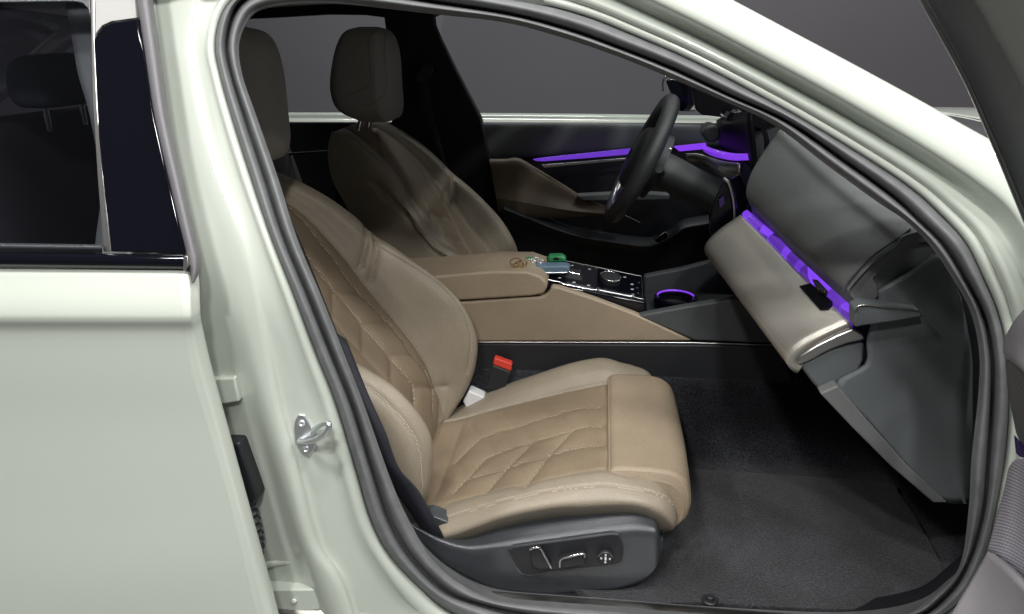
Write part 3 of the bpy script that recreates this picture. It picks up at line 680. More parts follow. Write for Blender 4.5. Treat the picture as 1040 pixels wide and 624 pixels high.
# rear seats
rs = []
for z, x in ((.35, -.95), (.55, -1.05), (.8, -1.13), (1.08, -1.21), (1.15, -1.25), (1.15, -1.33)):
    rs.append([(x-.04, 1.36, z), (x+.03, 1.42, z), (x, 1.7, z), (x+.02, 2.1, z), (x, 2.5, z), (x+.03, 2.8, z), (x-.04, 2.86, z)])
M['dark_cloth'] = mat('dark_cloth', (.045, .044, .046), .7, bump=[('n', 600, .3)])
rear = loft('rear_seat', rs, 'dark_cloth', car, 5, 6, thick=.03, off=-1)
rear['label'] = 'dark rear bench seen through the rear window'
def rhead(x, y):
    ctrl = []
    for t, ax, ay in ((-.052, .02, .06), (-.047, .045, .10), (-.02, .058, .115), (.03, .05, .11), (.050, .03, .08), (.054, .01, .04)):
        ctrl.append([(x+ax*math.copysign(abs(math.cos(a))**.55, math.cos(a)), y+ay*math.copysign(abs(math.sin(a))**.55, math.sin(a)), 1.24+t) for a in np.linspace(0, 2*math.pi, 20, endpoint=False)])
    h = loft('head_restraint', ctrl, 'soft_dark', rear, 4, 2, cv=True, caps=True)
    for s in (-1, 1): tube('headrest_post', [(x, y+s*.06, 1.20), (x-.0, y+s*.06, 1.14)], .006, 'chrome', rear, 10)
rhead(-1.15, 1.62); rhead(-1.20, 2.1); rhead(-1.16, 2.55)
solidify(loft('parcel_shelf', [[(-1.3, 1.36, 1.03), (-1.3, 2.1, 1.04), (-1.3, 2.84, 1.03)], [(-1.9, 1.4, 1.05), (-1.9, 2.1, 1.06), (-1.9, 2.8, 1.05)]], 'headliner', car, 3, 3), .02)
rw = loft('back_window', [[(-1.75, 1.45, 1.36), (-1.75, 2.1, 1.40), (-1.75, 2.75, 1.36)], [(-2.25, 1.40, 1.07), (-2.25, 2.1, 1.09), (-2.25, 2.8, 1.07)]], 'tinted', car, 4, 4); solidify(rw, .005)

# ------------------------------------------------------------------ far side of the car
fd = prism('driver_door', [FS(*q, .10) for q in ((487,124),(860,126),(860,330),(505,330),(505,262),(497,190))], [FS(*q, .03) for q in ((487,124),(860,126),(860,330),(505,330),(505,262),(497,190))], 'black_plastic', car, .006)
fd['label'] = 'closed front door on the far side with violet light strip'
loft('door_top_pad', [[FS(x, y0, .09), FS(x, y0+1.5, .125), FS(x, y0+14, .14), FS(x, y1-3, .135), FS(x, y1, .11)] for x, y0, y1 in ((487,124,163),(520,124.2,162),(580,124.6,158),(640,125.5,154),(700,126.5,151),(742,127,150))], 'soft_dark', fd, 4, 5)
loft('outer_shoulder', [[FS(x, y-5.5, .008)+np.array((0, .02, .002)), FS(x, y-4.5, .01), FS(x, y, .03), FS(x, y+4, .07)] for x, y in ((60,121.5),(200,121),(350,121),(487,121.5),(600,122.5),(740,124.5))], 'paint', car, 4, 4)
plate('light_strip', [(541,162),(556,160),(642,151),(643,156.5),(600,160.5),(552,164),(544,163.6)], 2.88, .012, 'fine_facet', fd, .001)
plate('trim_line', [(550,167.5),(612,162.5),(668,158),(668,160),(612,165),(553,170.5)], 2.875, .014, 'satin', fd, .001)
plate('light_strip', [(684,149),(717,145.5),(718,151.5),(690,154)], 2.84, .012, 'purple_light', fd, .001)
br = []
for tx, y0, y1, Yb in ((497,161.5,216,2.900), (513,161.5,219,2.885), (528,161,221,2.875), (550,174.5,222,2.870), (575,189.5,222,2.870), (592,200,221,2.870), (620,213,219,2.875)):
    d = y1-y0
    sh = lambda t: tx+t*(9 if tx < 515 else 0)
    br.append([P(sh(0), y0, Yb+.03), P(sh(.06), y0+d*.06, Yb), P(sh(.45), y0+d*.45, Yb-.004), P(sh(.75), y0+d*.70, Yb-.018), P(sh(.8), y0+d*.76, Yb-.018), P(sh(1), y1-1, Yb-.0), P(sh(1), y1, Yb+.03)])
loft('leather_panel', br, 'shaded_door_leather', fd, 4, 4)
tube('panel_stitch', [P(a, b, 2.868) for a, b in ((528,161),(550,174.5),(575,189.5),(592,200),(622,213),(650,226))], .0012, 'thread', fd, 6, n=3)
plate('armrest', [(586,199),(645,196),(680,198),(680,203),(640,204),(592,204)], 2.84, .05, 'soft_dark', fd, .004)
mp_ = loft('map_pocket', [[P(x, y-10, 2.91), P(x, y-2.5, 2.86), P(x, y, 2.855), P(x, y+3, 2.86), P(x, y+24, 2.90), P(x, y+90, 2.92)] for x, y in ((512,213),(540,224),(565,234),(590,241.5),(620,246.5),(648,250.5),(664,250),(680,243),(694,233),(720,228))], 'black_plastic', fd, 5, 4)
tube('pocket_edge', [P(x, y, 2.853) for x, y in ((512,212.5),(540,223.5),(565,233.5),(590,241),(620,246),(648,250),(664,249.5),(680,242.5),(694,232.5))], .003, 'black_plastic', fd, 8, n=4)
plate('window_switch', [(664,244),(676,236),(679,238),(678,243),(668,247)], 2.80, .02, 'gloss_black', fd, .001)
tube('switch_rim', [P(a, b, 2.798) for a, b in ((663.5,244.5),(675.5,235.8),(678.6,237.5),(677.6,243),(671,246))], .0009, 'satin', fd, 6)
# pillars and windows
plate('far_pillar', [(386,-10),(441,-10),(440,18),(441,26),(447,40),(462,70),(488,120),(499,165),(507,200),(517,235),(527,330),(400,330),(398,124),(396,60),(392,35)], 0, .05, 'headliner', car, .008, fn=lambda a, b: FS(a, b, .15))
plate('belt_anchor', [(424,73),(429,66),(436,65),(440,70),(438,78),(433,82),(427,84),(420,83)], 2.79, .02, 'black_plastic', car, .004)
solidify(loft('seat_belt', [[P(a, y, Y), P(a+14, y, Y)] for a, y, Y in ((421,82,2.80),(425,110,2.84),(432,140,2.87),(450,200,2.89),(470,262,2.90),(490,330,2.90))], 'belt', car, 4, 2), .0015)
plate('roof_rail', [(150,-60),(640,-60),(640,8),(452,12),(440,17),(425,30),(415,30),(405,24),(390,18),(370,15.5),(330,15),(280,18),(150,24)], 0, .06, 'headliner', car, .006, fn=lambda a, b: FS(a, b, .10))
plate('far_windscreen_pillar', [(610,-10),(650,-10),(760,62),(860,135),(820,150),(760,128),(738,120),(713,117),(707,112),(702,85)], 0, .05, 'headliner', car, .006, fn=lambda a, b: FS(a, b, .12))
rd = prism('far_rear_door', [FS(*q, .09) for q in ((150,124),(400,124),(400,330),(150,330))], [FS(*q, .03) for q in ((150,124),(400,124),(400,330),(150,330))], 'black_plastic', car, .006)
plate('door_trim_line', [(150,158),(280,156.5),(342,152.5),(342,154.5),(280,159),(150,161)], 2.78, .01, 'trim_plastic', rd, .001)
plate('far_window', [(452,10),(760,10),(760,122),(489,120),(447,38)], 0, .004, 'far_glass', fd, 0, fn=lambda a, b: FS(a, b, .07))
plate('far_window', [(150,14),(410,14),(410,120),(150,120)], 0, .004, 'far_glass', rd, 0, fn=lambda a, b: FS(a, b, .05))
# exterior mirror beyond the far door
mr = prism('wing_mirror', [P(a, b, 3.18) for a, b in ((675,82),(681,78.5),(699,84),(700,95),(698,108),(692,114),(687,112),(682,99))], [P(a, b, 3.26)+np.array((.05, 0, 0)) for a, b in ((675,82),(681,78.5),(699,84),(700,95),(698,108),(692,114),(687,112),(682,99))], 'gloss_black', car, .008)
plate('mirror_cap', [(701,86),(703,90),(707,112),(697,113),(700,98)], 3.22, .05, 'paint', mr, .004)
tube('mirror_rim', [P(a, b, 3.17) for a, b in ((679,77),(674.5,80),(673,86),(673.5,93))], .004, 'chrome', mr, 8, n=3)

# ------------------------------------------------------------------ steering wheel
wc = P(651, 162, 2.50); wn = np.array((-math.cos(math.radians(25)), 0, math.sin(math.radians(25)))); wt = np.array((math.sin(math.radians(25)), 0, math.cos(math.radians(25)))); wy = np.array((0, 1.0, 0))
R_ = .19
def wp(r, a, n=0): return wc+r*(math.cos(a)*wy+math.sin(a)*wt)+n*wn
ths = np.linspace(0, 2*math.pi, 96, endpoint=False)
swh = tube('steering_wheel', [wp(R_, a) for a in ths], [.0255+.0012*math.cos(4*a) for a in ths], 'wheel_leather', car, 18, closed=True)
rim_in = [wp(R_-.0235, a, .012) for a in np.linspace(math.pi*1.18, math.pi*1.78, 40)]
tube('spoke_bezel', rim_in, .008, 'satin', swh, 10)
swh['label'] = 'black leather steering wheel seen edge-on'
hub = loft('wheel_hub', [[wp(r, a, n) for a in np.linspace(0, 2*math.pi, 20, endpoint=False)] for r, n in ((.105, -.06), (.105, -.02), (.10, .016), (.08, .034), (.02, .04))], 'black_plastic', swh, 4, 2, cv=True)
for a0 in (math.pi*.97, math.pi*.03, -math.pi/2):
    fr_ = []
    for r in (.08, .12, .16, .185):
        da = .16 if r < .15 else .12
        fr_.append([wp(r, a0-da, .006), wp(r, a0, .012), wp(r, a0+da, .006), wp(r, a0, -.012)])
    loft('wheel_spoke', fr_, 'satin', swh, 3, 2, cv=True, caps=True)
# column and stalks
def col_sec(t, r): return [wc-wn*t+r*(math.cos(a)*wy+math.sin(a)*wt*.8) for a in np.linspace(0, 2*math.pi, 20, endpoint=False)]
sc_ = loft('steering_column', [col_sec(t, r) for t, r in ((.045, .055), (.06, .068), (.12, .07), (.20, .066), (.30, .07))], 'wheel_leather', car, 3, 2, cv=True, caps=True)
tube('column_stalk', [wc-wn*.075+np.array((0, -.05, .0)), wc-wn*.06+np.array((0, -.12, .01)), wc-wn*.05+np.array((0, -.165, .02))], [.008, .010, .012], 'black_plastic', sc_, 12, n=4)
plate('paddle', [(664,160),(680,150),(683,152),(676,164),(667,172)], 2.42, .008, 'satin', sc_, .002)

# ------------------------------------------------------------------ dashboard
cs = []
for Y, dx in ((1.47, 0), (1.8, -.02), (2.1, -.04), (2.3, -.07), (2.5, -.03), (2.86, -.02)):
    zt = .035 if Y > 2.0 else -.03
    cs.append([(.56+dx, Y, .60), (.52+dx, Y, .72), (.50+dx, Y, .86), (.53+dx, Y, .95+zt), (.70+dx, Y, 1.0+zt), (.84, Y, 1.02), (.86, Y, .95), (.84, Y, .55)])
dash = loft('dashboard', cs, 'black_plastic', car, 4, 3, cv=True, caps=True)
dash['label'] = 'dark dashboard with violet crystal light strip'
# upper pad
near = [(864,333),(859,300),(857,290),(866,276),(884,252),(905,232),(930,214),(985,180)]
far_ = [(768,226),(764,214),(758,200),(760,186),(768,166),(778,146),(788,126),(800,100)]
def lerp(a, b, t): return tuple(a[k]+(b[k]-a[k])*t for k in range(2))
def sec(pl, Y, fx=0): return [P(a+fx, b, Y) for a, b in pl]
nearZ = [P(*q, 1.45) for q in ((868,318),(864,302),(858,293),(866,281),(884,262),(905,247),(925,233))]
farZ = [P(*q, 2.12) for q in ((764,222),(763,212),(758,198),(762,180),(773,160),(786,142),(800,130))]
nearZ += [nearZ[-1]+np.array((.16, .0, .02)), nearZ[-1]+np.array((.40, 0, .0))]
farZ += [farZ[-1]+np.array((.14, 0, .01)), farZ[-1]+np.array((.42, 0, 0))]
nz, fz = np.array(nearZ), np.array(farZ)
mid = lambda t, b=0: nz+(fz-nz)*t+np.array((b, 0, b*.4))
cap = nz+np.array((.010, -.006, -.003))
loft('dash_pad', [nz*.6+nz.mean(0)*.4+np.array((.0, -.007, 0)), cap, nz, mid(.25, -.004), mid(.5, -.006), mid(.75, -.003), fz, fz+np.array((.02, .03, -.005))], 'soft_grey', dash, 6, 5, smooth=60)
# end piece of the pad by the door
tube('pad_piping', [P(*q, 1.443) for q in ((859,299),(857,294),(866,281),(884,262),(905,247),(925,233))], .0022, 'console_grey', dash, 8, n=4)
pe = ((898,257),(924,243),(956,247),(957,259),(925,277),(895,296),(870,302),(887,273))
prism('pad_end', [P(*q, 1.45) for q in pe], [P(*q, 1.45)+np.array((0, .06, 0)) for q in pe], 'soft_grey', dash, .008, 4)
# light strip, woven trim, vent
N0 = [P(*q, 1.45) for q in ((873,311),(866,333))]; F0 = [P(*q, 2.12) for q in ((760,216),(757,222))]
def along(a, b, k=8): return [a+(b-a)*t for t in np.linspace(0, 1, k)]
tA, tB = along(N0[0], F0[0]), along(N0[1], F0[1])
stp = loft('crystal_light', [[p, (p+q)/2+np.array((-.006, 0, .003)), q] for p, q in zip(tA, tB)], 'facet_light', dash, 2, 2, thick=.008, off=-1)
tube('light_rim', [p+np.array((-.002, 0, -.002)) for p in tB], .0022, 'gloss_black', dash, 8)
wn_ = [P(*q, 1.45) for q in ((866,335),(850,342),(830,352),(815,362),(811,368),(816,371))]
wf_ = [P(*q, 2.12) for q in ((756,224),(747,230),(737,237),(728,245),(723,251.5),(724,256))]
W0 = [[p+(q-p)*t+np.array((-.001*math.sin(math.pi*t), 0, 0)) for p, q in zip(wn_, wf_)] for t in np.linspace(0, 1, 6)]
loft('woven_trim', W0, 'woven', dash, 5, 5, thick=.02, off=-1, smooth=60)
e1 = [P(*q, 1.445) for q in ((867,334),(850,341),(830,351),(814,361),(810,368),(813,371.5),(826,365),(845,355),(862,349),(879,346),(879,341))]
prism('trim_end', e1, [p+np.array((0, .012, 0)) for p in e1], 'satin', dash, .004)
gb = [(813,371),(828,364),(846,355),(878,347),(878,366),(873,376),(866,384),(852,390),(842,396),(835,399),(826,390)]
gf = [P(*q, 1.452) for q in gb]; gk = [p+(np.array(F0[1])-np.array(N0[1])) for p in gf]
prism('glovebox', gf, gk, 'soft_dark', dash, .006)
tp = np.array(wn_[1]); tn = np.cross(np.array(wn_[3])-tp, np.array(wf_[1])-tp); tn /= np.linalg.norm(tn); tn = tn if np.dot(tn, C0-tp) > 0 else -tn
def on_trim(px, up):                            # points on the flat of the woven trim
    out = []
    for a, b in px:
        d = ray(a, b); out.append(C0+d*(np.dot(tp-C0, tn)/np.dot(d, tn))+tn*(up+.0215))
    return out
vp = [(817,299),(829,296),(851,315),(846,322),(838,323)]
prism('air_vent', on_trim(vp, .003), on_trim(vp, -.012), 'gloss_black', dash, .0015)
prism('vent_slider', on_trim([(832,295),(838,296),(848,307),(845,310),(837,306)], .012), on_trim([(832,295),(838,296),(848,307),(845,310),(837,306)], .002), 'black_plastic', dash, .002)
tube('vent_slider_trim', on_trim([(836,300),(843,306)], .013), .0012, 'satin', dash, 6)
# side cap and kick panel
kp = [[(893,296),(925,278),(956,259),(972,292),(980,320),(986,352)], [(893,312),(920,300),(955,285),(972,305),(980,330),(987,360)], [(882,346),(910,340),(945,330),(970,335),(982,350),(988,372)], [(880,372),(905,372),(940,372),(966,375),(980,380),(988,395)],
      [(850,392),(880,400),(920,410),(955,415),(975,418),(988,425)], [(880,425),(905,435),(935,445),(960,448),(975,450),(988,455)], [(920,470),(935,478),(950,482),(965,482),(978,482),(988,482)], [(962,511),(967,512),(972,512),(977,512),(982,512),(988,512)]]
kpr = [[P(a, b, 1.425+.012*math.sin(j*1.2)*0+(.03 if j == 5 else 0)) for j, (a, b) in enumerate(r_)] for r_ in kp]
solidify(loft('kick_panel', kpr, 'soft_dark', dash, 4, 4, smooth=60), .012)
prism('kick_trim', [P(*q, 1.42) for q in ((833,400),(851,392),(880,426),(920,471),(962,511),(948,511),(905,474),(866,435))], [P(*q, 1.42)+np.array((0, .03, 0)) for q in ((833,400),(851,392),(880,426),(920,471),(962,511),(948,511),(905,474),(866,435))], 'soft_grey', dash, .003)
prism('trim_fin', [P(*q, 1.40) for q in ((868,314),(876,309.5),(900,310.5),(934,315),(938,322),(910,327),(880,331),(868,333))], [P(*q, 1.40)+np.array((0, .04, 0)) for q in ((868,314),(876,309.5),(900,310.5),(934,315),(938,322),(910,327),(880,331),(868,333))], 'soft_dark', dash, .004)
tube('fin_edge', [P(*q, 1.398) for q in ((868,316),(875,310),(900,312),(933,315.5))], .0018, 'satin', dash, 8, n=4)
# centre: curved display, vents, driver-side light strip
ds = []
for (a, b), (c, d), Y in (((765,117),(771,178),2.18), ((757,119),(765,168),2.30), ((746,121),(754,158),2.45), ((737,123),(742,152),2.62), ((731,124),(734,148),2.74)):
    ds.append([P(a, b, Y)+np.array((.02, 0, 0)), P(a, b, Y), P((a+c)/2, (b+d)/2, Y), P(c, d, Y), P(c, d, Y)+np.array((.02, 0, 0))])
loft('curved_display', ds, 'screen', dash, 4, 3, thick=.012, off=-1, smooth=60)
tube('display_edge', [P(*q, 2.15) for q in ((774,125),(779,150),(772,185),(757,215),(748,234))], [.006, .007, .006, .005, .004], 'gloss_black', dash, 10, n=4)
plate('instrument_hood', [(714,138),(716,131),(721,127.5),(727,128),(731,132),(731,140),(727,144),(719,145)], 2.58, .10, 'wheel_leather', dash, .008, smooth_n=2)
plate('display_hood', [(738,124),(740,116),(746,111),(753,112),(758,117),(760,124)], 2.44, .16, 'gloss_black', dash, .012)
solidify(loft('light_strip', [[P(a, b, Y), P(a, b+h, Y)] for a, b, h, Y in ((716,147.5,6,2.80),(724,151,7,2.62),(735,154,7,2.45),(748,156,7,2.36),(765,156,6.5,2.26))], 'purple_light', dash, 5, 2), .006)
solidify(loft('metal_trim', [[P(a, b, Y), P(a+2, b+h, Y+.0)] for a, b, h, Y in ((697,156,8,2.60),(710,156,10,2.56),(722,160,12,2.5),(735,164,16,2.40),(752,166,14,2.30))], 'satin', dash, 5, 2), .006)
vt = prism('centre_vent', [P(*q, 2.18) for q in ((724,206),(733,186),(741,182),(748,196),(752,216),(750,232),(736,240),(722,246),(719,232))], [P(*q, 2.18)+np.array((.04, .08, 0)) for q in ((724,206),(733,186),(741,182),(748,196),(752,216),(750,232),(736,240),(722,246),(719,232))], 'gloss_black', dash, .004)
tube('vent_trim', [P(*q, 2.165) for q in ((735,181),(740,186),(744,199),(746,214),(746,228))], .004, 'satin', dash, 8, n=4)
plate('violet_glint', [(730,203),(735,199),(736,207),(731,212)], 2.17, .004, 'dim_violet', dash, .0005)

# ------------------------------------------------------------------ centre console
cn = prism('centre_console', [P(*q, 2.0) for q in ((400,348),(795,351),(815,420),(400,420))], [P(*q, 2.0)+np.array((0, .20, 0)) for q in ((400,348),(795,351),(815,420),(400,420))], 'black_plastic', car, .006)
cn['label'] = 'centre console with armrest and black control panel'
sp_ = [(400,308),(470,307),(552,301.5),(558,296),(560,291),(568,292),(605,304),(645,319),(675,333),(703,346.5),(400,347.5)]
prism('side_panel', [P(*q, 1.995) for q in sp_], [P(*q, 1.995)+np.array((0, .028, 0)) for q in sp_], 'leather_brown', cn, .006)
tube('trim_line', [P(*q, 1.992) for q in ((400,348),(520,347.6),(700,348.2),(795,351))], .0015, 'satin', cn, 8)
ld = [(380,283),(442,280.5),(500,275.5),(535,276),(549,281),(555,287),(556,292),(552,299),(540,301),(470,305.5),(380,310)]
fr_ = [P(*q, 1.99) for q in ld]; bk_ = [p+np.array((0, .2, 0)) for p in fr_]
lid = prism('armrest_lid', fr_, bk_, 'leather_brown', cn, .012, 5)
bag = Bag(); 
lz = max(p[2] for p in fr_)
# control panel: dark sloping block ahead of the armrest
def ctop(x, y): return .7005-.18*(x+.17)+.16*(y-2.028)
cq = [(-.175, 2.028), (.135, 2.028), (.135, 2.19), (-.175, 2.19)]
cp_t = [np.array((x, y, ctop(x, y))) for x, y in cq]
cpn = prism('control_panel', cp_t, [p-np.array((0, 0, .09)) for p in cp_t], 'gloss_black', cn, .006)
kc = np.array((.037, 2.11, ctop(.037, 2.11)))
ku = np.array((.18, -.16, 1.0)); ku /= np.linalg.norm(ku)
disc('rotary_knob', kc, ku, .025, .02, 'black_plastic', cn, 48, 0, prof=[(.029, 0), (.030, .008), (.029, .016), (.026, .018), (.025, .0165)])
k1 = np.cross(ku, (0, 1, 0)); k1 /= np.linalg.norm(k1); k2 = np.cross(ku, k1)
tube('knob_ring', [kc+ku*.0165+.0285*(math.cos(a)*k1+math.sin(a)*k2) for a in np.linspace(0, 2*math.pi, 40, endpoint=False)], .0018, 'chrome', cn, 8, closed=True)
for x, y in ((-.10, 2.07), (-.10, 2.10), (-.10, 2.13), (-.06, 2.06), (-.02, 2.06), (.10, 2.06), (.10, 2.09), (.10, 2.12), (.08, 2.155), (.04, 2.165), (-.02, 2.16), (-.07, 2.16), (-.11, 2.16)):
    b = Bag(); b.box((x, y, ctop(x, y)+.0006), (.008, .004, .0012)); b.build('button_mark', 'white_plastic', cn)
for x0, x1, y in ((-.10, .0, 2.034), (-.01, .10, 2.040)):
    loft('gloss_highlight', [[(x, y, ctop(x, y)+.0015), (x+.015, y+.012, ctop(x, y)+.004)] for x in np.linspace(x0, x1, 4)], 'chrome', cn, 3, 2, thick=.002)  # chrome strips added in place of the silvery highlight along the panel front
for x, y in ((-.145, 2.08), (-.145, 2.11), (-.145, 2.14), (.115, 2.075), (.115, 2.105), (.12, 2.14), (.0, 2.175), (-.04, 2.175)):
    b = Bag(); b.box((x, y, ctop(x, y)+.0006), (.005, .003, .0012)); b.build('button_mark', 'satin', cn)
prism('gear_selector', [np.array((x, y, ctop(x, y)+.014)) for x, y in ((-.105, 2.085), (-.045, 2.085), (-.045, 2.115), (-.105, 2.115))], [np.array((x, y, ctop(x, y)-.004)) for x, y in ((-.115, 2.08), (-.035, 2.08), (-.035, 2.12), (-.115, 2.12))], 'black_plastic', cn, .003)
tube('selector_trim', [np.array((x, y, ctop(x, y)+.015)) for x, y in ((-.105, 2.085), (-.045, 2.085), (-.045, 2.115))], .0012, 'chrome', cn, 6)
tube('panel_outline', [np.array((x, y, ctop(x, y)+.0004)) for x, y in ((-.165, 2.183), (.128, 2.183), (.128, 2.05))], .0009, 'satin', cn, 6)
tube('panel_seam', [np.array((x, 2.045, ctop(x, 2.045)+.0006)) for x in (-.17, .13)], .0008, 'satin', cn, 6)
# cup holder with lit ring, wireless tray
cz = np.array((.222, 2.115, .635))
disc('cup_holder', cz-np.array((0, 0, .03)), (0, 0, 1), .045, .03, 'gloss_black', cn, 40, 0, prof=[(.06, 0), (.06, .03), (.05, .032), (.046, .03), (.045, .002)])
tube('light_ring', [cz+np.array((.050*math.cos(a), .050*math.sin(a), .004)) for a in np.linspace(.15, math.pi-.15, 24)], .0026, 'purple_light', cn, 8)
prism('storage_tray', [np.array(q) for q in ((.14, 2.025, .60), (.47, 2.025, .60), (.47, 2.22, .62), (.14, 2.22, .62))], [np.array(q)-np.array((0, 0, .06)) for q in ((.14, 2.025, .60), (.47, 2.025, .60), (.47, 2.22, .62), (.14, 2.22, .62))], 'black_plastic', cn, .004)
prism('console_rail', [P(*q, 1.997) for q in ((648,321),(690,313),(745,304),(800,300),(815,330),(797,350),(705,346))], [P(*q, 1.997)+np.array((0, .03, 0)) for q in ((648,321),(690,313),(745,304),(800,300),(815,330),(797,350),(705,346))], 'console_grey', cn, .005)
prism('console_rail', [P(*q, 2.24) for q in ((654,281),(690,274),(725,265),(770,262),(770,300),(654,300))], [P(*q, 2.24)+np.array((0, .03, 0)) for q in ((654,281),(690,274),(725,265),(770,262),(770,300),(654,300))], 'console_grey', cn, .005)

# ------------------------------------------------------------------ cabin floor, sill
cf = []
for X, z in ((-1.2, .24), (-.6, .24), (.1, .24), (.55, .24), (.78, .24), (.88, .36), (.95, .55), (1.0, .72)):
    cf.append([(X, 1.24, z+.015), (X, 1.33, z+.0), (X, 1.6, z), (X, 1.86, z), (X, 1.93, z+.05), (X, 1.985, max(z+.19, .43)), (X, 2.05, max(z+.2, .45)), (X, 2.2, max(z+.2, .45)), (X, 2.26, z+.1), (X, 2.32, z), (X, 2.9, z)])
solidify(loft('cabin_carpet', cf, 'carpet', car, 5, 4, flip=True), .02, -1)
sl = []
for X in (-.7, -.3, .1, .5, .75):
    sl.append([(X, 1.19, .262), (X, 1.21, .275), (X, 1.26, .278), (X, 1.29, .268), (X, 1.30, .235)])
solidify(loft('sill_plate', sl, 'satin', car, 4, 4), .006, -1)
# floor mat: loose, lies on the carpet
fm = bpy.data.objects.new('floor_mat', None); COL.objects.link(fm); fm.location = (.3, 1.6, .245); ROOT['floor_mat'] = (.3, 1.6, .245)
tag(fm, 'dark grey carpet floor mat with a round fastener in the passenger footwell', 'floor mat')
ol = cr([(-.02, 1.34), (.25, 1.325), (.52, 1.335), (.68, 1.37), (.75, 1.45), (.77, 1.6), (.77, 1.78), (.73, 1.83), (.3, 1.84), (-.02, 1.83)], 5, True)
prism('mat_pile', [np.array((x, y, .256)) for x, y in ol], [np.array((x, y, .242)) for x, y in ol], 'carpet', fm, .004)
fc_ = PZ(721, 610, .257)
disc('mat_fastener', fc_, (0, 0, 1), .016, .004, 'black_plastic', fm, 40, 0, prof=[(.0165, 0), (.0165, .002), (.014, .0045), (.0085, .004), (.0080, .010), (.006, .0115), (.002, .0115)])

# ------------------------------------------------------------------ open front door (right edge)
od = []
for y0, pts in enumerate([[(1003,560),(1012,568),(1026,582),(1045,604),(1075,640),(1130,700)], [(985,592),(1000,600),(1020,612),(1045,632),(1080,665),(1135,720)], [(962,632),(985,640),(1010,650),(1040,668),(1080,700),(1140,750)], [(940,680),(965,690),(1000,700),(1040,715),(1090,740),(1150,790)]]):
    od.append([P(a, b, Y) for (a, b), Y in zip(pts, (1.04, 1.015, .98, .94, .88, .78))])
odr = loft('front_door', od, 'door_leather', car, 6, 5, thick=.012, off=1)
ds_ = []
for t in (0, .12, .35, .65, .9, 1.0):
    bx_, by_ = .66+.20*t, 1.07-1.02*t
    k = .06 if t in (0, 1.0) else 0
    ds_.append([(bx_+n*.98, by_+n*.2, z) for n, z in ((.02+k, .34+k), (.0+k*.6, .50), (-.01+k*.6, .75), (.0+k*.6, .94), (.04+k*.5, 1.0), (.10, 1.0), (.155-k*.5, .93), (.185-k, .75), (.17-k, .50), (.13-k, .33+k))])
loft('door_shell', ds_, ['paint'], odr, 5, 4, cv=True, caps=True)
wf = [P(905, -90, .70)+np.array((.03, 0, 0)), np.array((.36, .52, 1.45)), np.array((.60, .28, 1.45)), np.array((.82, .10, 1.40)), np.array((.88, .06, 1.2)), np.array((.87, .06, .99))]
tube('window_frame', wf, .022, 'trim_plastic', odr, 12, n=6)
odr['label'] = 'open front passenger door trim at the right edge'
wv = []
for pts in ([(1024,476),(1030,468),(1040,466),(1060,468),(1110,480)], [(1019,500),(1026,495),(1040,495),(1062,500),(1115,520)], [(1012,525),(1022,525),(1038,530),(1062,540),(1118,570)], [(1002,560),(1013,567),(1030,582),(1060,612),(1120,680)]):
    wv.append([P(a, b, Y) for (a, b), Y in zip(pts, (1.06, 1.03, 1.0, .94, .80))])
loft('woven_panel', wv, 'woven_door', odr, 6, 6, thick=.008, off=1)
gr = []
for pts in ([(1021,362),(1026,364),(1040,376),(1070,402),(1120,450)], [(1022,380),(1028,386),(1042,402),(1072,430),(1122,480)], [(1026,410),(1032,420),(1046,440),(1076,470),(1126,520)], [(1032,440),(1038,452),(1052,472),(1080,500),(1130,555)]):
    gr.append([P(a, b, Y) for (a, b), Y in zip(pts, (1.07, 1.05, 1.02, .95, .82))])
loft('speaker_grille', gr, 'mesh_grille', odr, 5, 5, thick=.008, off=1)
ar = []
for pts in ([(1042,312),(1060,290),(1085,270),(1130,250)], [(1030,326),(1046,312),(1075,300),(1130,290)], [(1020,345),(1034,340),(1065,350),(1130,390)], [(1019,357),(1028,360),(1050,378),(1110,436)], [(1021,364),(1030,370),(1048,386),(1105,440)]):
    ar.append([P(a, b, Y) for (a, b), Y in zip(pts, (1.06, 1.02, .96, .84))])
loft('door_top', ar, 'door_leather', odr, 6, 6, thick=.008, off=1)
plate('door_light', [(1033,445),(1042,455),(1060,462),(1060,468),(1041,466),(1035,464)], 1.03, .01, 'dim_violet', odr, .001)
fb_ = []
for (a, b), Y in (((905,-90),.70), ((948,0),.82), ((985,70),.90), ((1005,115),.945), ((1024,160),.98), ((1040,200),1.01), ((1060,250),1.03)):
    fb_.append([P(a+4, b, Y+.03), P(a-3, b, Y+.005), P(a, b, Y), P(a+6, b-1, Y-.004), P(a+42, b-12, Y-.012), P(a+48, b-14, Y-.013)])
loft('window_frame', fb_, 'trim_plastic', odr, 5, 3, thick=.008, off=-1)
fb2 = []
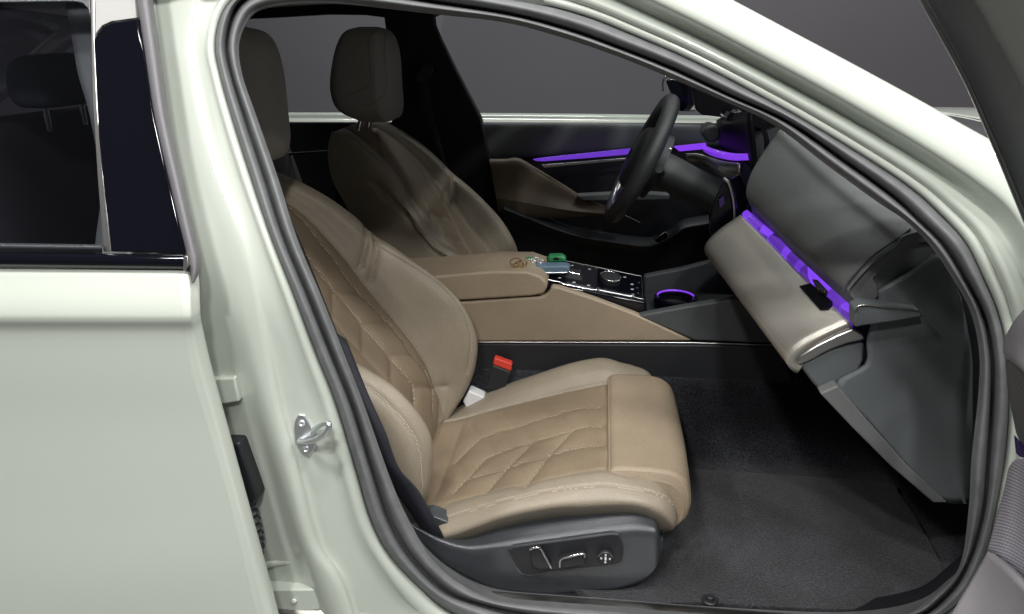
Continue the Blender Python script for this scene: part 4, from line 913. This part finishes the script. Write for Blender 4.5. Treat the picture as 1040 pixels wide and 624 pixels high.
for (a, b), Y in (((905,-90),.70), ((948,0),.82), ((985,70),.90), ((1005,115),.945), ((1024,160),.98), ((1040,200),1.01), ((1060,250),1.03)):
    fb2.append([P(a+47, b-14, Y-.012), P(a+54, b-16, Y-.03), P(a+80, b-26, Y-.05), P(a+120, b-40, Y-.06), P(a+160, b-54, Y-.04)])
loft('frame_cover', fb2, 'frame_light', odr, 5, 4, thick=.01, off=-1)

# ------------------------------------------------------------------ keys lying on the armrest
KB = (-.14, 2.1, float(lz)+.004); kb = bpy.data.objects.new('key_bunch', None); COL.objects.link(kb); kb.location = KB; ROOT['key_bunch'] = KB
tag(kb, 'bunch of car keys with green and slate-blue cases lying on the brown armrest', 'keys')
def pod(name, px, Y, t, m, bw): return plate(name, px, Y, t, m, kb, bw)
pod('key_case', [(540,271),(545,270.5),(572,270),(578,271),(579,275),(575,279),(548,279.5),(541,277)], 2.06, .04, 'slate', .006)
pod('key_fob', [(556,260.5),(570,260),(575,263),(574,268.5),(557,269)], 2.11, .035, 'green', .006)
pod('key_fob', [(530,264),(536,262.5),(541,263),(540,269),(531,270)], 2.11, .02, 'green', .004)
for (a, b), r in (((523.5,266), .014), ((527,269), .012), ((530,268), .013)):
    c = P(a, b, 2.03); tube('key_ring', [c+r*np.array((math.cos(t), .6*math.sin(t), .5*math.sin(t)+.1*math.cos(t))) for t in np.linspace(0, 2*math.pi, 24, endpoint=False)], .0019, 'brass', kb, 6, closed=True)
hx_ = [P(536+16*t, 265+math.sin(t*9)*1.5, 2.09)+.006*np.array((math.cos(t*44), .3*math.sin(t*30), math.sin(t*44))) for t in np.linspace(0, 1, 90)]
tube('key_chain', hx_, .0013, 'steel', kb, 6)
tube('case_seam', [P(a, b, 2.0585) for a, b in ((543,276.5),(560,277.3),(576,276.8))], .0009, 'steel', kb, 6)
tube('case_seam', [P(a, b, 2.1085) for a, b in ((558,265.8),(566,266),(574,265.6))], .0009, 'gloss_black', kb, 6)
plate('fob_button', [(562,262),(567,261.8),(568,264.2),(562.5,264.5)], 2.1075, .004, 'gloss_black', kb, .0006)
